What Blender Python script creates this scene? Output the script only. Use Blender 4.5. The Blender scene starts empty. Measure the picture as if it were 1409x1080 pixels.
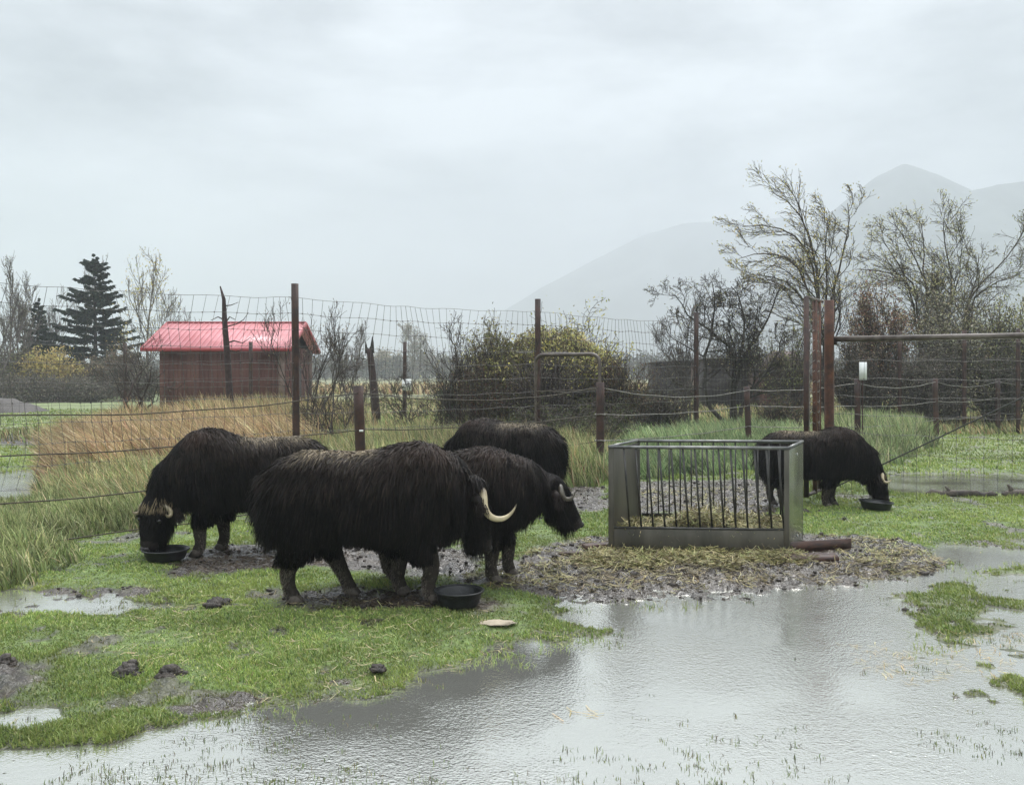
import bpy, math, numpy as np
from mathutils import Vector
F=1300.0; CX=704.5; HY=512.0; CAM=1.8
C=bpy.context.scene.collection
R=math.radians
def W(px,py,Z): return np.array([(px-CX)/F*Z, Z, CAM-(py-HY)/F*Z])
def G(px,py):
    Z=CAM*F/(py-HY); return ((px-CX)/F*Z, Z)
def PX(px,Z): return (px-CX)/F*Z
def rngs(s): return np.random.default_rng(s)
def norm(v): return v/np.maximum(np.linalg.norm(v,axis=-1,keepdims=True),1e-9)

# ------------------------------------------------------------------ noise
def hsh(ix,iy,seed):
    v=np.sin(ix*127.1+iy*311.7+seed*74.7)*43758.5453
    return v-np.floor(v)
def vnoise(x,y,seed=0):
    xi=np.floor(x); yi=np.floor(y); fx=x-xi; fy=y-yi
    fx=fx*fx*(3-2*fx); fy=fy*fy*(3-2*fy)
    a=hsh(xi,yi,seed); b=hsh(xi+1,yi,seed); c=hsh(xi,yi+1,seed); d=hsh(xi+1,yi+1,seed)
    return (a*(1-fx)+b*fx)*(1-fy)+(c*(1-fx)+d*fx)*fy
def fbm(x,y,octs=3,seed=0):
    t=0; amp=.5; n=0
    for k in range(octs):
        t=t+amp*vnoise(x*2**k+k*13.7,y*2**k+k*7.1,seed+k); n+=amp; amp*=.5
    return t/n
def sst(a,b,x):
    t=np.clip((x-a)/(b-a),0,1); return t*t*(3-2*t)
def sdf(x,y,poly):
    """distance to a polygon, positive inside"""
    p=np.array(poly); q=np.roll(p,-1,axis=0)
    d=np.full(x.shape,1e9); ins=np.zeros(x.shape,bool)
    for a,b in zip(p,q):
        e=b-a; wx=x-a[0]; wy=y-a[1]
        t=np.clip((wx*e[0]+wy*e[1])/max(e@e,1e-9),0,1)
        d=np.minimum(d,(wx-e[0]*t)**2+(wy-e[1]*t)**2)
        c=((a[1]>y)!=(b[1]>y))
        if abs(e[1])>1e-9: ins^= c&(x<e[0]*(y-a[1])/e[1]+a[0])
    d=np.sqrt(d); return np.where(ins,d,-d)

# ------------------------------------------------------------------ tagging and meshes
def tag(o,label=None,cat=None,group=None,kind=None):
    if label: o['label']=label
    if cat: o['category']=cat
    if group: o['group']=group
    if kind: o['kind']=kind
    return o
def thing(name,label,cat,loc=(0,0,0),group=None,rz=0,sc=1):
    o=bpy.data.objects.new(name,None); C.objects.link(o); o.location=loc; o.rotation_euler=(0,0,rz)
    o.scale=(sc,)*3; o.empty_display_size=.1
    return tag(o,label,cat,group)
class MB:
    def __init__(s): s.v=[]; s.f=[]; s.c=[]; s.n=0
    def add(s,v,f,c=None):
        v=np.asarray(v,float).reshape(-1,3)
        f=[np.asarray(f,int)] if not isinstance(f,list) or isinstance(f[0],int) else [np.asarray(g,int) for g in f]
        for g in f:
            if g.ndim==1: g=g[None]
            s.f.append(g+s.n)
        s.v.append(v); s.n+=len(v)
        if c is None: c=(1,1,1)
        c=np.asarray(c,float)
        if c.ndim==1: c=np.tile(c[:3],(len(v),1))
        s.c.append(c)
        return s
    def box(s,c,size,rz=0,M=None,col=None):
        k=np.array([[x,y,z] for x in(-.5,.5) for y in(-.5,.5) for z in(-.5,.5)])*np.array(size)
        if M is not None: k=k@np.array(M).T
        cz,sz=math.cos(rz),math.sin(rz)
        k=np.c_[k[:,0]*cz-k[:,1]*sz,k[:,0]*sz+k[:,1]*cz,k[:,2]]+np.array(c)
        return s.add(k,[[0,1,3,2],[4,6,7,5],[0,4,5,1],[2,3,7,6],[0,2,6,4],[1,5,7,3]],col)
    def hexa(s,p,col=None):
        """8 corners: four at the bottom (counter clockwise), four at the top"""
        return s.add(p,[[3,2,1,0],[4,5,6,7],[0,1,5,4],[1,2,6,5],[2,3,7,6],[3,0,4,7]],col)
    def tubes(s,P,Rd,n=5,col=None,cap=False):
        P=np.asarray(P,float); 
        if P.ndim==2: P=P[None]; Rd=np.asarray(Rd,float)[None] if np.ndim(Rd) else Rd
        B,K,_=P.shape; Rd=np.broadcast_to(np.asarray(Rd,float),(B,K)).copy()
        T=norm(np.gradient(P,axis=1))
        ref=np.where((np.abs(T.mean(1))[:,2:3]>.8),np.array([[1.,0,0]]),np.array([[0,0,1.]]))[:,None,:]
        u=norm(np.cross(T,np.broadcast_to(ref,T.shape))); w=np.cross(T,u)
        if cap:
            P=np.concatenate([P[:,:1],P,P[:,-1:]],1); Rd=np.concatenate([Rd[:,:1]*.001,Rd,Rd[:,-1:]*.001],1)
            u=np.concatenate([u[:,:1],u,u[:,-1:]],1); w=np.concatenate([w[:,:1],w,w[:,-1:]],1); K+=2
        a=np.arange(n)/n*2*np.pi
        V=P[:,:,None,:]+Rd[:,:,None,None]*(u[:,:,None,:]*np.cos(a)[None,None,:,None]+w[:,:,None,:]*np.sin(a)[None,None,:,None])
        i=np.arange(K-1)[:,None]*n; j=np.arange(n)[None]; j2=(j+1)%n
        q=np.stack([i+j,i+j2,i+n+j2,i+n+j],-1).reshape(-1,4)
        Fc=(q[None]+(np.arange(B)*K*n)[:,None,None]).reshape(-1,4)
        if col is not None:
            col=np.asarray(col,float)
            if col.ndim==2 and len(col)==B: col=np.repeat(col,K*n,axis=0)
        return s.add(V,Fc,col)
    def ribbons(s,P,side,Wd,col=None):
        P=np.asarray(P,float); B,K,_=P.shape
        Wd=np.broadcast_to(Wd,(B,K))
        V=np.stack([P-side[:,None,:]*Wd[:,:,None]*.5,P+side[:,None,:]*Wd[:,:,None]*.5],2)
        i=np.arange(K-1)*2
        q=np.stack([i,i+1,i+3,i+2],-1)
        Fc=(q[None]+(np.arange(B)*K*2)[:,None,None]).reshape(-1,4)
        if col is not None:
            col=np.asarray(col,float)
            if col.ndim==2: col=np.repeat(col,K*2,axis=0)
            elif col.ndim==3: col=np.repeat(col,2,axis=1).reshape(-1,3)
        return s.add(V,Fc,col)
    def leaves(s,P,size,rng,col,asp=.45,flat=0):
        n=len(P); a=norm(rng.normal(size=(n,3))*np.array([1,1,1-flat])); b=norm(np.cross(a,rng.normal(size=(n,3))))
        sz=size*rng.uniform(.6,1.3,(n,1))
        V=np.stack([P-a*sz*.5,P+b*sz*asp*.5,P+a*sz*.5,P-b*sz*asp*.5],1)
        return s.add(V,np.arange(4*n).reshape(n,4),np.repeat(col,4,axis=0))
    def build(s,name,mat,parent=None,smooth=False,local=False):
        me=bpy.data.meshes.new(name); v=np.concatenate(s.v)
        if parent is not None and not local: v=v-np.array(parent.location)
        me.vertices.add(len(v)); me.vertices.foreach_set('co',v.astype(np.float32).ravel())
        nl=sum(f.size for f in s.f); npol=sum(len(f) for f in s.f)
        me.loops.add(nl); me.loops.foreach_set('vertex_index',np.concatenate([f.ravel() for f in s.f]).astype(np.int32))
        tot=np.concatenate([np.full(len(f),f.shape[1]) for f in s.f])
        me.polygons.add(npol); me.polygons.foreach_set('loop_start',np.concatenate([[0],np.cumsum(tot)[:-1]]).astype(np.int32))
        c=np.concatenate(s.c); at=me.attributes.new('Col','FLOAT_COLOR','POINT')
        at.data.foreach_set('color',np.c_[c,np.ones(len(c))].astype(np.float32).ravel())
        me.update(calc_edges=True)
        if smooth: me.polygons.foreach_set('use_smooth',np.ones(npol,bool))
        me.materials.append(mat)
        o=bpy.data.objects.new(name,me); C.objects.link(o)
        if parent is not None: o.parent=parent
        return o
def jit(rng,base,n,amt=.25):
    b=np.array(base); return np.clip(b[None]*(1+rng.uniform(-amt,amt,(n,1)))*(1+rng.uniform(-amt*.35,amt*.35,(n,3))),0.002,1)
def pick(rng,cols,n,p=None,amt=.2):
    cols=np.array(cols); i=rng.choice(len(cols),n,p=p); return np.clip(cols[i]*(1+rng.uniform(-amt,amt,(n,1)))*(1+rng.uniform(-amt*.3,amt*.3,(n,3))),.002,1)

# ------------------------------------------------------------------ materials
def nmat(name):
    m=bpy.data.materials.new(name); m.use_nodes=True; nt=m.node_tree
    return m,nt,nt.nodes['Principled BSDF']
def N(nt,t,**k):
    n=nt.nodes.new(t)
    for a,b in k.items():
        if a in n.inputs: n.inputs[a].default_value=b
        else: setattr(n,a,b)
    return n
def mat(name,c1=None,c2=None,scale=8,rough=.7,metal=0,bump=0,bscale=None,vcol=False,spec=.5,var=.35,trans=0,stretch=None,detail=5):
    """object-space noise between two colours, or the per-piece colour attribute varied by noise"""
    m,nt,b=nmat(name); L=nt.links.new
    tc=N(nt,'ShaderNodeTexCoord'); mp=N(nt,'ShaderNodeMapping')
    if stretch: mp.inputs['Scale'].default_value=stretch
    L(tc.outputs['Object'],mp.inputs[0])
    nz=N(nt,'ShaderNodeTexNoise',Scale=scale,Detail=detail,Roughness=.6); L(mp.outputs[0],nz.inputs['Vector'])
    if vcol:
        at=N(nt,'ShaderNodeAttribute',attribute_name='Col')
        mr=N(nt,'ShaderNodeMapRange'); mr.inputs[1].default_value=.3; mr.inputs[2].default_value=.7
        mr.inputs[3].default_value=1-var; mr.inputs[4].default_value=1+var; L(nz.outputs[0],mr.inputs[0])
        mx=N(nt,'ShaderNodeVectorMath',operation='SCALE'); L(at.outputs['Color'],mx.inputs[0]); L(mr.outputs[0],mx.inputs['Scale'])
        L(mx.outputs[0],b.inputs['Base Color'])
    else:
        cr=N(nt,'ShaderNodeValToRGB'); cr.color_ramp.elements[0].position=.36; cr.color_ramp.elements[1].position=.64
        cr.color_ramp.elements[0].color=(*c1,1); cr.color_ramp.elements[1].color=(*(c2 or c1),1)
        L(nz.outputs[0],cr.inputs[0]); L(cr.outputs[0],b.inputs['Base Color'])
    b.inputs['Roughness'].default_value=rough; b.inputs['Metallic'].default_value=metal
    b.inputs['Specular IOR Level'].default_value=spec
    if bump:
        n2=N(nt,'ShaderNodeTexNoise',Scale=bscale or scale*4,Detail=4); L(mp.outputs[0],n2.inputs['Vector'])
        bp=N(nt,'ShaderNodeBump',Strength=bump,Distance=.02); L(n2.outputs[0],bp.inputs['Height']); L(bp.outputs[0],b.inputs['Normal'])
    if trans:
        out=nt.nodes['Material Output']; tr=N(nt,'ShaderNodeBsdfTranslucent'); ms=N(nt,'ShaderNodeMixShader'); ms.inputs[0].default_value=trans
        L(mx.outputs[0] if vcol else cr.outputs[0],tr.inputs[0]); L(b.outputs[0],ms.inputs[1]); L(tr.outputs[0],ms.inputs[2]); L(ms.outputs[0],out.inputs[0])
    return m
M={}
M['grass']=mat('grass_blade',vcol=True,rough=.55,scale=1.2,var=.22,trans=.25,spec=.35)
M['reed']=mat('reed_blade',vcol=True,rough=.6,scale=1.5,var=.25,trans=.2,spec=.3)
M['leaf']=mat('leaf',vcol=True,rough=.6,scale=1.0,var=.2,trans=.25,spec=.3)
M['needle']=mat('needle',vcol=True,rough=.7,scale=.8,var=.3,spec=.2)
M['bark']=mat('bark',vcol=True,rough=.85,scale=9,var=.35,bump=.4,spec=.2)
M['straw']=mat('straw',vcol=True,rough=.6,scale=4,var=.25,spec=.4)
M['fur']=mat('fur',vcol=True,rough=.55,scale=5,var=.3,spec=.10)
M['hide']=mat('hide',vcol=True,rough=.9,scale=12,var=.3,bump=.5,bscale=60,spec=.1)
M['horn']=mat('horn',vcol=True,rough=.38,scale=14,var=.22,bump=.25,bscale=40,stretch=(1,1,.35))
M['hoof']=mat('hoof',(.05,.04,.03),(.11,.09,.07),scale=30,rough=.6,bump=.4)
M['eye']=mat('eye',(.004,.003,.003),(.01,.008,.006),rough=.08)
M['muzzle']=mat('muzzle',vcol=True,rough=.45,scale=40,bump=.3,var=.3)
M['rust']=mat('rusted_pipe',(.040,.016,.010),(.13,.047,.022),scale=7,rough=.6,bump=.35,bscale=60,detail=8)
M['rustd']=mat('dark_rusted_pipe',(.020,.010,.008),(.062,.025,.015),scale=6,rough=.6,bump=.3,bscale=50,detail=8)
M['rustg']=mat('weathered_gate_pipe',(.05,.035,.028),(.14,.115,.095),scale=5,rough=.5,bump=.2,bscale=50,detail=8)
M['wire']=mat('galvanised_wire',(.07,.065,.06),(.16,.15,.14),scale=20,rough=.55,metal=.3)
M['wirel']=mat('bare_wire_strand',(.12,.11,.09),(.3,.28,.25),scale=20,rough=.5,metal=.3)
M['rope']=mat('dark_fence_strand',(.035,.028,.02),(.09,.07,.045),scale=20,rough=.7)
M['steel']=mat('dull_steel_plate',(.060,.055,.045),(.135,.122,.098),scale=3,rough=.42,metal=.35,bump=.08,bscale=30,stretch=(1,1,.35),detail=9)
M['steelg']=mat('reflection_tinted_plate',(.12,.13,.085),(.24,.25,.18),scale=3.2,rough=.25,metal=.55,bump=.08,bscale=18,stretch=(1,1,.3),detail=9)  # paler greenish copy of the plate steel, outer panel's reflection put into its colour
M['bar']=mat('dark_steel_bar',(.03,.03,.028),(.07,.066,.06),scale=9,rough=.4,metal=.4)
M['rail']=mat('wet_steel_rail',(.12,.12,.115),(.26,.26,.25),scale=9,rough=.35,metal=.6)
M['rubber']=mat('black_rubber',(.006,.0065,.007),(.016,.017,.018),scale=18,rough=.38,bump=.15,bscale=90)
M['plank']=mat('rusty_wet_plank',(.018,.009,.007),(.080,.032,.018),scale=9,rough=.55,bump=.2,bscale=30,stretch=(1,4,4))
M['roofred']=mat('red_metal_roof',(.50,.15,.16),(.62,.25,.27),scale=.9,rough=.4,spec=.5,detail=8)
M['trimred']=mat('red_trim',(.30,.035,.04),(.36,.05,.055),scale=2,rough=.45)
M['wallbr']=mat('brown_siding',(.095,.036,.028),(.15,.062,.048),scale=1.3,rough=.8,bump=.15,bscale=12,stretch=(3,3,.5))
M['walltr']=mat('corner_board',(.17,.115,.095),(.23,.16,.13),scale=4,rough=.75)
M['darkw']=mat('dark_boards',(.028,.022,.022),(.06,.05,.048),scale=4,rough=.85,stretch=(1,1,5))
M['white']=mat('sign_white',(.72,.73,.72),(.82,.82,.8),scale=3,rough=.5)
M['ink']=mat('sign_print',(.06,.06,.07),(.14,.14,.15),scale=9,rough=.6)
M['soil']=mat('wet_soil',(.016,.012,.009),(.06,.045,.034),scale=14,rough=.55,bump=.9,bscale=45)
M['stone']=mat('pale_stone',(.30,.25,.18),(.45,.38,.28),scale=9,rough=.7,bump=.5)
M['rock']=mat('mountain_rock',(.02,.026,.028),(.10,.11,.11),scale=.012,rough=.95,detail=10)
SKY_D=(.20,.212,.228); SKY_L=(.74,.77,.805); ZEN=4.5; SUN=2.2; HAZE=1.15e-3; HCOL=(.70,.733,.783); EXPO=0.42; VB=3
# ------------------------------------------------------------------ ground layout (outlines on the ground, metres)
def gp(*pts): return [G(x,y) for x,y in pts]
PUD_MAIN=gp((-500,1075),(-120,1035),(0,1008),(60,997),(130,984),(230,980),(300,966),(380,956),(440,950),(520,938),(575,915),(640,893),(700,886),(770,876),(815,858),(800,838),(775,822),(800,810),(900,812),(1000,812),(1100,808),(1190,794),(1250,782),(1290,772),(1270,762),(1330,746),(1409,735),(1600,722),(1700,752),(1520,770),(1409,778),(1340,788),(1300,806),(1272,830),(1300,880),(1340,930),(1430,950),(1900,960),(2600,1300),(-1500,1300))
PUD=[PUD_MAIN,
 gp((-150,812),(0,808),(60,803),(150,808),(215,816),(225,826),(150,834),(60,832),(0,828),(-150,830)),
 gp((-30,966),(50,957),(112,965),(60,976),(-30,976)),
 gp((-300,648),(0,646),(62,642),(76,654),(52,682),(25,706),(0,712),(-300,720)),
 gp((1190,651),(1260,648),(1409,650),(1800,655),(1800,684),(1409,678),(1300,676),(1215,672)),
]
PUD_FAR=[gp((480,566),(560,565),(600,563),(640,567),(600,573),(520,571),(450,570)),
 gp((95,599),(112,592),(135,590),(130,600),(100,606)),
 gp((1000,548),(1060,548),(1060,554),(1000,554)),gp((10,552.0),(100,550.5),(150,552),(60,554))]
FRAG=gp((1230,800),(1300,790),(1409,775),(1700,760),(2000,960),(1409,960),(1330,925),(1290,880),(1250,840))
MUDS=[ # outline, strength
 (gp((655,800),(700,770),(800,742),(960,735),(1110,735),(1230,745),(1300,765),(1280,785),(1190,800),(1090,815),(900,818),(800,815),(720,812)),1.0),
 (gp((850,672),(900,662),(1060,660),(1080,690),(1060,706),(860,706)),.9),
 (gp((240,768),(300,752),(400,750),(640,752),(660,775),(640,795),(470,782),(420,776),(330,790),(240,792)),.8),
 (gp((370,815),(470,808),(640,812),(720,835),(690,842),(520,842),(400,838)),.55),
 (gp((770,672),(830,670),(840,700),(780,706)),.8),
 (gp((-60,908),(25,912),(45,935),(0,948),(-60,945)),.5),
 (gp((-40,598),(40,596),(80,606),(40,612),(-40,612)),.8),
]
def water_s(x,y):
    near=(np.abs(x)<60)&(y>.5)&(y<110)
    s=np.full(x.shape,-9.)
    X=x[near]; Y=y[near]
    xw=X+.5*(fbm(X*.9,Y*.9,3,5)-.5); yw=Y+.5*(fbm(X*.9,Y*.9,3,9)-.5)
    t=np.full(X.shape,-9.)
    for p in PUD: t=np.maximum(t,sdf(xw,yw,p))
    t=t+(fbm(X*2.6,Y*2.6,4,3)-.5)*.6+(fbm(X*8,Y*8,3,33)-.5)*.38
    fr=sst(-.15,.25,sdf(xw,yw,FRAG))
    t=t*(1-fr)+fr*((fbm(X*3.2,Y*3.2,3,21)-.5)*.9-.05)
    for p in PUD_FAR: t=np.maximum(t,sdf(X,Y,p))
    s[near]=t; return s
def mud_m(x,y):
    near=(np.abs(x)<25)&(y>2)&(y<34)
    m=np.zeros(x.shape); X=x[near]; Y=y[near]
    xw=X+.4*(fbm(X*1.5,Y*1.5,3,15)-.5); yw=Y+.4*(fbm(X*1.5,Y*1.5,3,19)-.5)
    t=np.zeros(X.shape); nz=fbm(X*4.5,Y*4.5,3,31)
    for p,k in MUDS: t=np.maximum(t,sst(.12,.55,sst(-.30,.25,sdf(xw,yw,p))*k+(nz-.5)*.8))
    spots=sst(.68,.74,fbm(X*1.9+3,Y*1.9,3,41)); t=np.maximum(t,spots*.8); t=np.maximum(t,sst(.72,.80,fbm(X*6+3,Y*6,3,43))*.75)
    m[near]=t; return m
def land(x,y,s=None,m=None):
    if s is None: s=water_s(x,y)
    if m is None: m=mud_m(x,y)
    fade=sst(60,30,np.hypot(x,y))
    h=-.05+np.where(s>0,np.clip(-s*.11,-.06,0),np.clip(-s*.075,0,.05))
    h=h+((fbm(x*2.4,y*2.4,3,51)-.5)*.035+(fbm(x*9,y*9,3,61)-.5)*(.012+.055*m)+(vnoise(x*23,y*23,63)-.5)*.05*m)*fade
    h=np.where(s<-1.0,np.maximum(h,-.03),h)
    return h
def steps(a,b,s,g):
    o=[a]; 
    while o[-1]<b: o.append(o[-1]+s); s*=g
    return o
xr=steps(7.5,2600,.045,1.07); xs=np.array([1-q for q in reversed([v for v in xr])]+list(np.arange(-6.47,8.47,.032))+[v+1 for v in xr][0:])
ys=np.array([4.0-q for q in reversed(steps(.03,2600,.1,1.16))]+steps(4.0,11.5,.028,1.0)+steps(11.53,2600,.03,1.021))
X,Y=np.meshgrid(xs,ys); s=water_s(X,Y); m=mud_m(X,Y); Hh=land(X,Y,s,m)
shore=sst(-.35,.0,s)*sst(.4,.0,s)
fieldn=fbm(X*.35,Y*.35,4,71); fine=fbm(X*5,Y*5,3,81)
g=np.stack([.075+.05*fieldn,.115+.06*fieldn,.028+.015*fieldn],-1)*(.6+.8*fine[...,None])
g2=np.array([.155,.19,.075])*(.75+.5*fbm(X*.12,Y*.12,4,77))[...,None]
far=sst(14,26,Y)[...,None]; g=g*(1-far)+g2*far
marsh=(sst(-11,-5,X)*sst(14,20,Y)*sst(2600,60,X*0+Y*0+40))[...,None]
olive=np.array([.155,.16,.065])*(.6+.8*fbm(X*.2,Y*.5,4,91))[...,None]
lf=sst(-.33,-.28,X/np.maximum(Y,1))*sst(.42,.33,X/np.maximum(Y,1))*sst(30,40,Y)
lf=lf[...,None]; g=g*(1-lf)+olive*lf
mudc=np.array([.052,.040,.029])*(.25+1.4*fine)[...,None]
mm=np.clip(m+.75*shore,0,1)[...,None]; g=g*(1-mm)+mudc*mm
under=sst(0,.15,s)[...,None]; g=g*(1-under)+np.array([.07,.065,.052])*under
nx,ny=len(xs),len(ys)
idx=np.arange(nx*ny).reshape(ny,nx)
q=np.stack([idx[:-1,:-1],idx[:-1,1:],idx[1:,1:],idx[1:,:-1]],-1).reshape(-1,4)
gm=mat('wet_ground',vcol=True,rough=.5,scale=17,var=.5,bump=1.0,bscale=38,spec=.55,detail=8)
b_=MB(); b_.add(np.stack([X,Y,Hh],-1),q,g.reshape(-1,3)); o=b_.build('ground',gm,smooth=True)
wa=o.data.attributes.new('wet','FLOAT','POINT'); wa.data.foreach_set('value',np.clip(mm[...,0]*(.45+1.1*fbm(X*2.1,Y*2.1,2,171)),0,1).astype(np.float32).ravel())
nt=gm.node_tree; wn=N(nt,'ShaderNodeAttribute',attribute_name='wet'); wr_=N(nt,'ShaderNodeMapRange'); wr_.inputs[3].default_value=.75; wr_.inputs[4].default_value=.16
nt.links.new(wn.outputs['Fac'],wr_.inputs[0]); nt.links.new(wr_.outputs[0],nt.nodes['Principled BSDF'].inputs['Roughness'])
tag(o,'wet grassy ground with muddy patches','ground',kind='structure')
# water sheet
def water_mat():
    m,nt,b=nmat('rain_water'); L=nt.links.new
    tc=N(nt,'ShaderNodeTexCoord'); mp=N(nt,'ShaderNodeMapping'); mp.inputs['Scale'].default_value=(1,1.0,1); L(tc.outputs['Object'],mp.inputs[0])
    n1=N(nt,'ShaderNodeTexNoise',Scale=27,Detail=3,Distortion=.4); n2=N(nt,'ShaderNodeTexNoise',Scale=60,Detail=2); n3=N(nt,'ShaderNodeTexNoise',Scale=.9,Detail=4)
    vo=N(nt,'ShaderNodeTexVoronoi',Scale=9)
    for n in(n1,n2,n3,vo): L(mp.outputs[0],n.inputs['Vector'])
    sn=N(nt,'ShaderNodeMath',operation='MULTIPLY'); sn.inputs[1].default_value=55; L(vo.outputs['Distance'],sn.inputs[0])
    s2=N(nt,'ShaderNodeMath',operation='SINE'); L(sn.outputs[0],s2.inputs[0])
    fl=N(nt,'ShaderNodeMapRange'); fl.inputs[1].default_value=.02; fl.inputs[2].default_value=.22; fl.inputs[3].default_value=.14; fl.inputs[4].default_value=0; L(vo.outputs['Distance'],fl.inputs[0])
    s3=N(nt,'ShaderNodeMath',operation='MULTIPLY'); L(s2.outputs[0],s3.inputs[0]); L(fl.outputs[0],s3.inputs[1])
    ad=N(nt,'ShaderNodeMath',operation='ADD'); L(n1.outputs[0],ad.inputs[0])
    m4=N(nt,'ShaderNodeMath',operation='MULTIPLY'); m4.inputs[1].default_value=.8; L(n2.outputs[0],m4.inputs[0]); L(m4.outputs[0],ad.inputs[1])
    a2=N(nt,'ShaderNodeMath',operation='ADD'); L(ad.outputs[0],a2.inputs[0]); L(s3.outputs[0],a2.inputs[1])
    st=N(nt,'ShaderNodeMapRange'); st.inputs[1].default_value=.4; st.inputs[2].default_value=.62; st.inputs[3].default_value=.07; st.inputs[4].default_value=.24; L(n3.outputs[0],st.inputs[0])
    bp=N(nt,'ShaderNodeBump',Distance=.02); L(a2.outputs[0],bp.inputs['Height']); L(st.outputs[0],bp.inputs['Strength'])
    gl=N(nt,'ShaderNodeBsdfGlossy',Roughness=.06); gl.inputs['Color'].default_value=(.94,.94,.885,1); L(bp.outputs[0],gl.inputs['Normal'])
    df=N(nt,'ShaderNodeBsdfDiffuse'); df.inputs['Color'].default_value=(.27,.27,.24,1)
    fr=N(nt,'ShaderNodeFresnel',IOR=2.6); L(bp.outputs[0],fr.inputs['Normal'])
    mr=N(nt,'ShaderNodeMapRange'); mr.inputs[1].default_value=.15; mr.inputs[2].default_value=.6; mr.inputs[3].default_value=.62; mr.inputs[4].default_value=.92; L(fr.outputs[0],mr.inputs[0])
    ms=N(nt,'ShaderNodeMixShader'); L(mr.outputs[0],ms.inputs[0]); L(df.outputs[0],ms.inputs[1]); L(gl.outputs[0],ms.inputs[2])
    L(ms.outputs[0],nt.nodes['Material Output'].inputs[0]); return m
M['water']=water_mat()
wx=np.linspace(-60,60,61); wy=np.linspace(.5,110,60); A,B=np.meshgrid(wx,wy)
idx=np.arange(A.size).reshape(A.shape); q=np.stack([idx[:-1,:-1],idx[:-1,1:],idx[1:,1:],idx[1:,:-1]],-1).reshape(-1,4)
b_=MB(); b_.add(np.stack([A,B,A*0-.05],-1),q); o=b_.build('water',M['water']); tag(o,'rain puddles rippled and reflecting the grey sky','water',kind='structure')

# ------------------------------------------------------------------ grasses
def blades(b,x,y,z,h,w,rng,cols,lean=(0,0),leansd=.35,K=3,bend=.5):
    n=len(x); az=rng.uniform(0,2*np.pi,n); sp=np.abs(rng.normal(0,leansd,n))
    lx=np.cos(az)*sp+lean[0]; ly=np.sin(az)*sp+lean[1]
    t=np.linspace(0,1,K)[None]; P=np.zeros((n,K,3))
    P[:,:,0]=x[:,None]+lx[:,None]*h[:,None]*(t*(1-bend)+bend*t**2.2)
    P[:,:,1]=y[:,None]+ly[:,None]*h[:,None]*(t*(1-bend)+bend*t**2.2)
    P[:,:,2]=z[:,None]+h[:,None]*(t-.35*np.minimum(1,np.hypot(lx,ly))[:,None]*t**2)
    a2=rng.uniform(-.9,.9,n); side=np.stack([np.cos(a2),np.sin(a2),a2*0],-1)
    Wd=w[:,None]*np.array([1,.85,.55,.12] if K==4 else ([1,.8,.1] if K==3 else [1,.95,.8,.5,.1]))[None]
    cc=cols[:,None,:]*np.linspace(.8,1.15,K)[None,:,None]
    b.ribbons(P,side,Wd,cc)
r=rngs(11)
LAWN=[(.225,.30,.075),(.30,.36,.095),(.15,.225,.05),(.42,.40,.18),(.105,.165,.05)]
def lawn(N_,y0,y1,pw,hs,ws,name,label,seed):
    r=rngs(seed); u=r.random(N_)
    y=(y0**(1-pw)+u*(y1**(1-pw)-y0**(1-pw)))**(1/(1-pw)); x=(r.random(N_)*2-1)*.66*y+.0
    s=water_s(x,y); m=mud_m(x,y); z=land(x,y,s,m)
    cl=fbm(x*3.1,y*3.1,3,101); dens=fbm(x*.9,y*.9,3,107)
    keep=(z>-.047)&(r.random(N_)>m*1.15)&(r.random(N_)<.5+1.2*sst(.3,.55,cl))
    emer=(z<=-.047)&(z>-.075)&(r.random(N_)<sst(.55,.72,fbm(x*2.3,y*2.3,3,131))*.16*sst(-.03,-.06,z)**0)
    keep|=emer
    x,y,z,cl,dens,em,s,m=[a[keep] for a in(x,y,z,cl,dens,emer,s,m)]
    n=len(x); h=(hs*(.45+1.3*cl**1.6)*r.uniform(.6,1.3,n)); h=np.where(em,h*1.1+(-.05-z),h)
    yel=dens+r.normal(0,.09,n)
    col=pick(r,LAWN,n,[.32,.26,.2,.1,.12],.25)
    ytone=sst(.45,.65,yel)[:,None]; col=col*(1-ytone*.5)+ytone*.5*np.array([.33,.38,.10])
    hz=sst(.3,.7,fbm(x*.5+9,y*.5,2,151))[:,None]; col=col*(.80+.4*hz)
    mc=np.clip(m*1.2,0,1)[:,None]; col=col*(1-mc*.5)+mc*.5*np.array([.13,.10,.05])
    w=ws*(.6+.8*r.random(n))*np.maximum(y,6)/6
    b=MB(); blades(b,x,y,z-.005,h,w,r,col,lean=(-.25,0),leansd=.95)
    tag(b.build(name,M['grass']),label,'grass',kind='stuff')
lawn(470000,3.9,13,1.25,.034,.0058,'short_grass','short wet grass in the near paddock around the puddle',1)
lawn(210000,13,46,1.5,.065,.0058,'short_grass','short green grass in the fields beyond the paddock fence',2)

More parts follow.
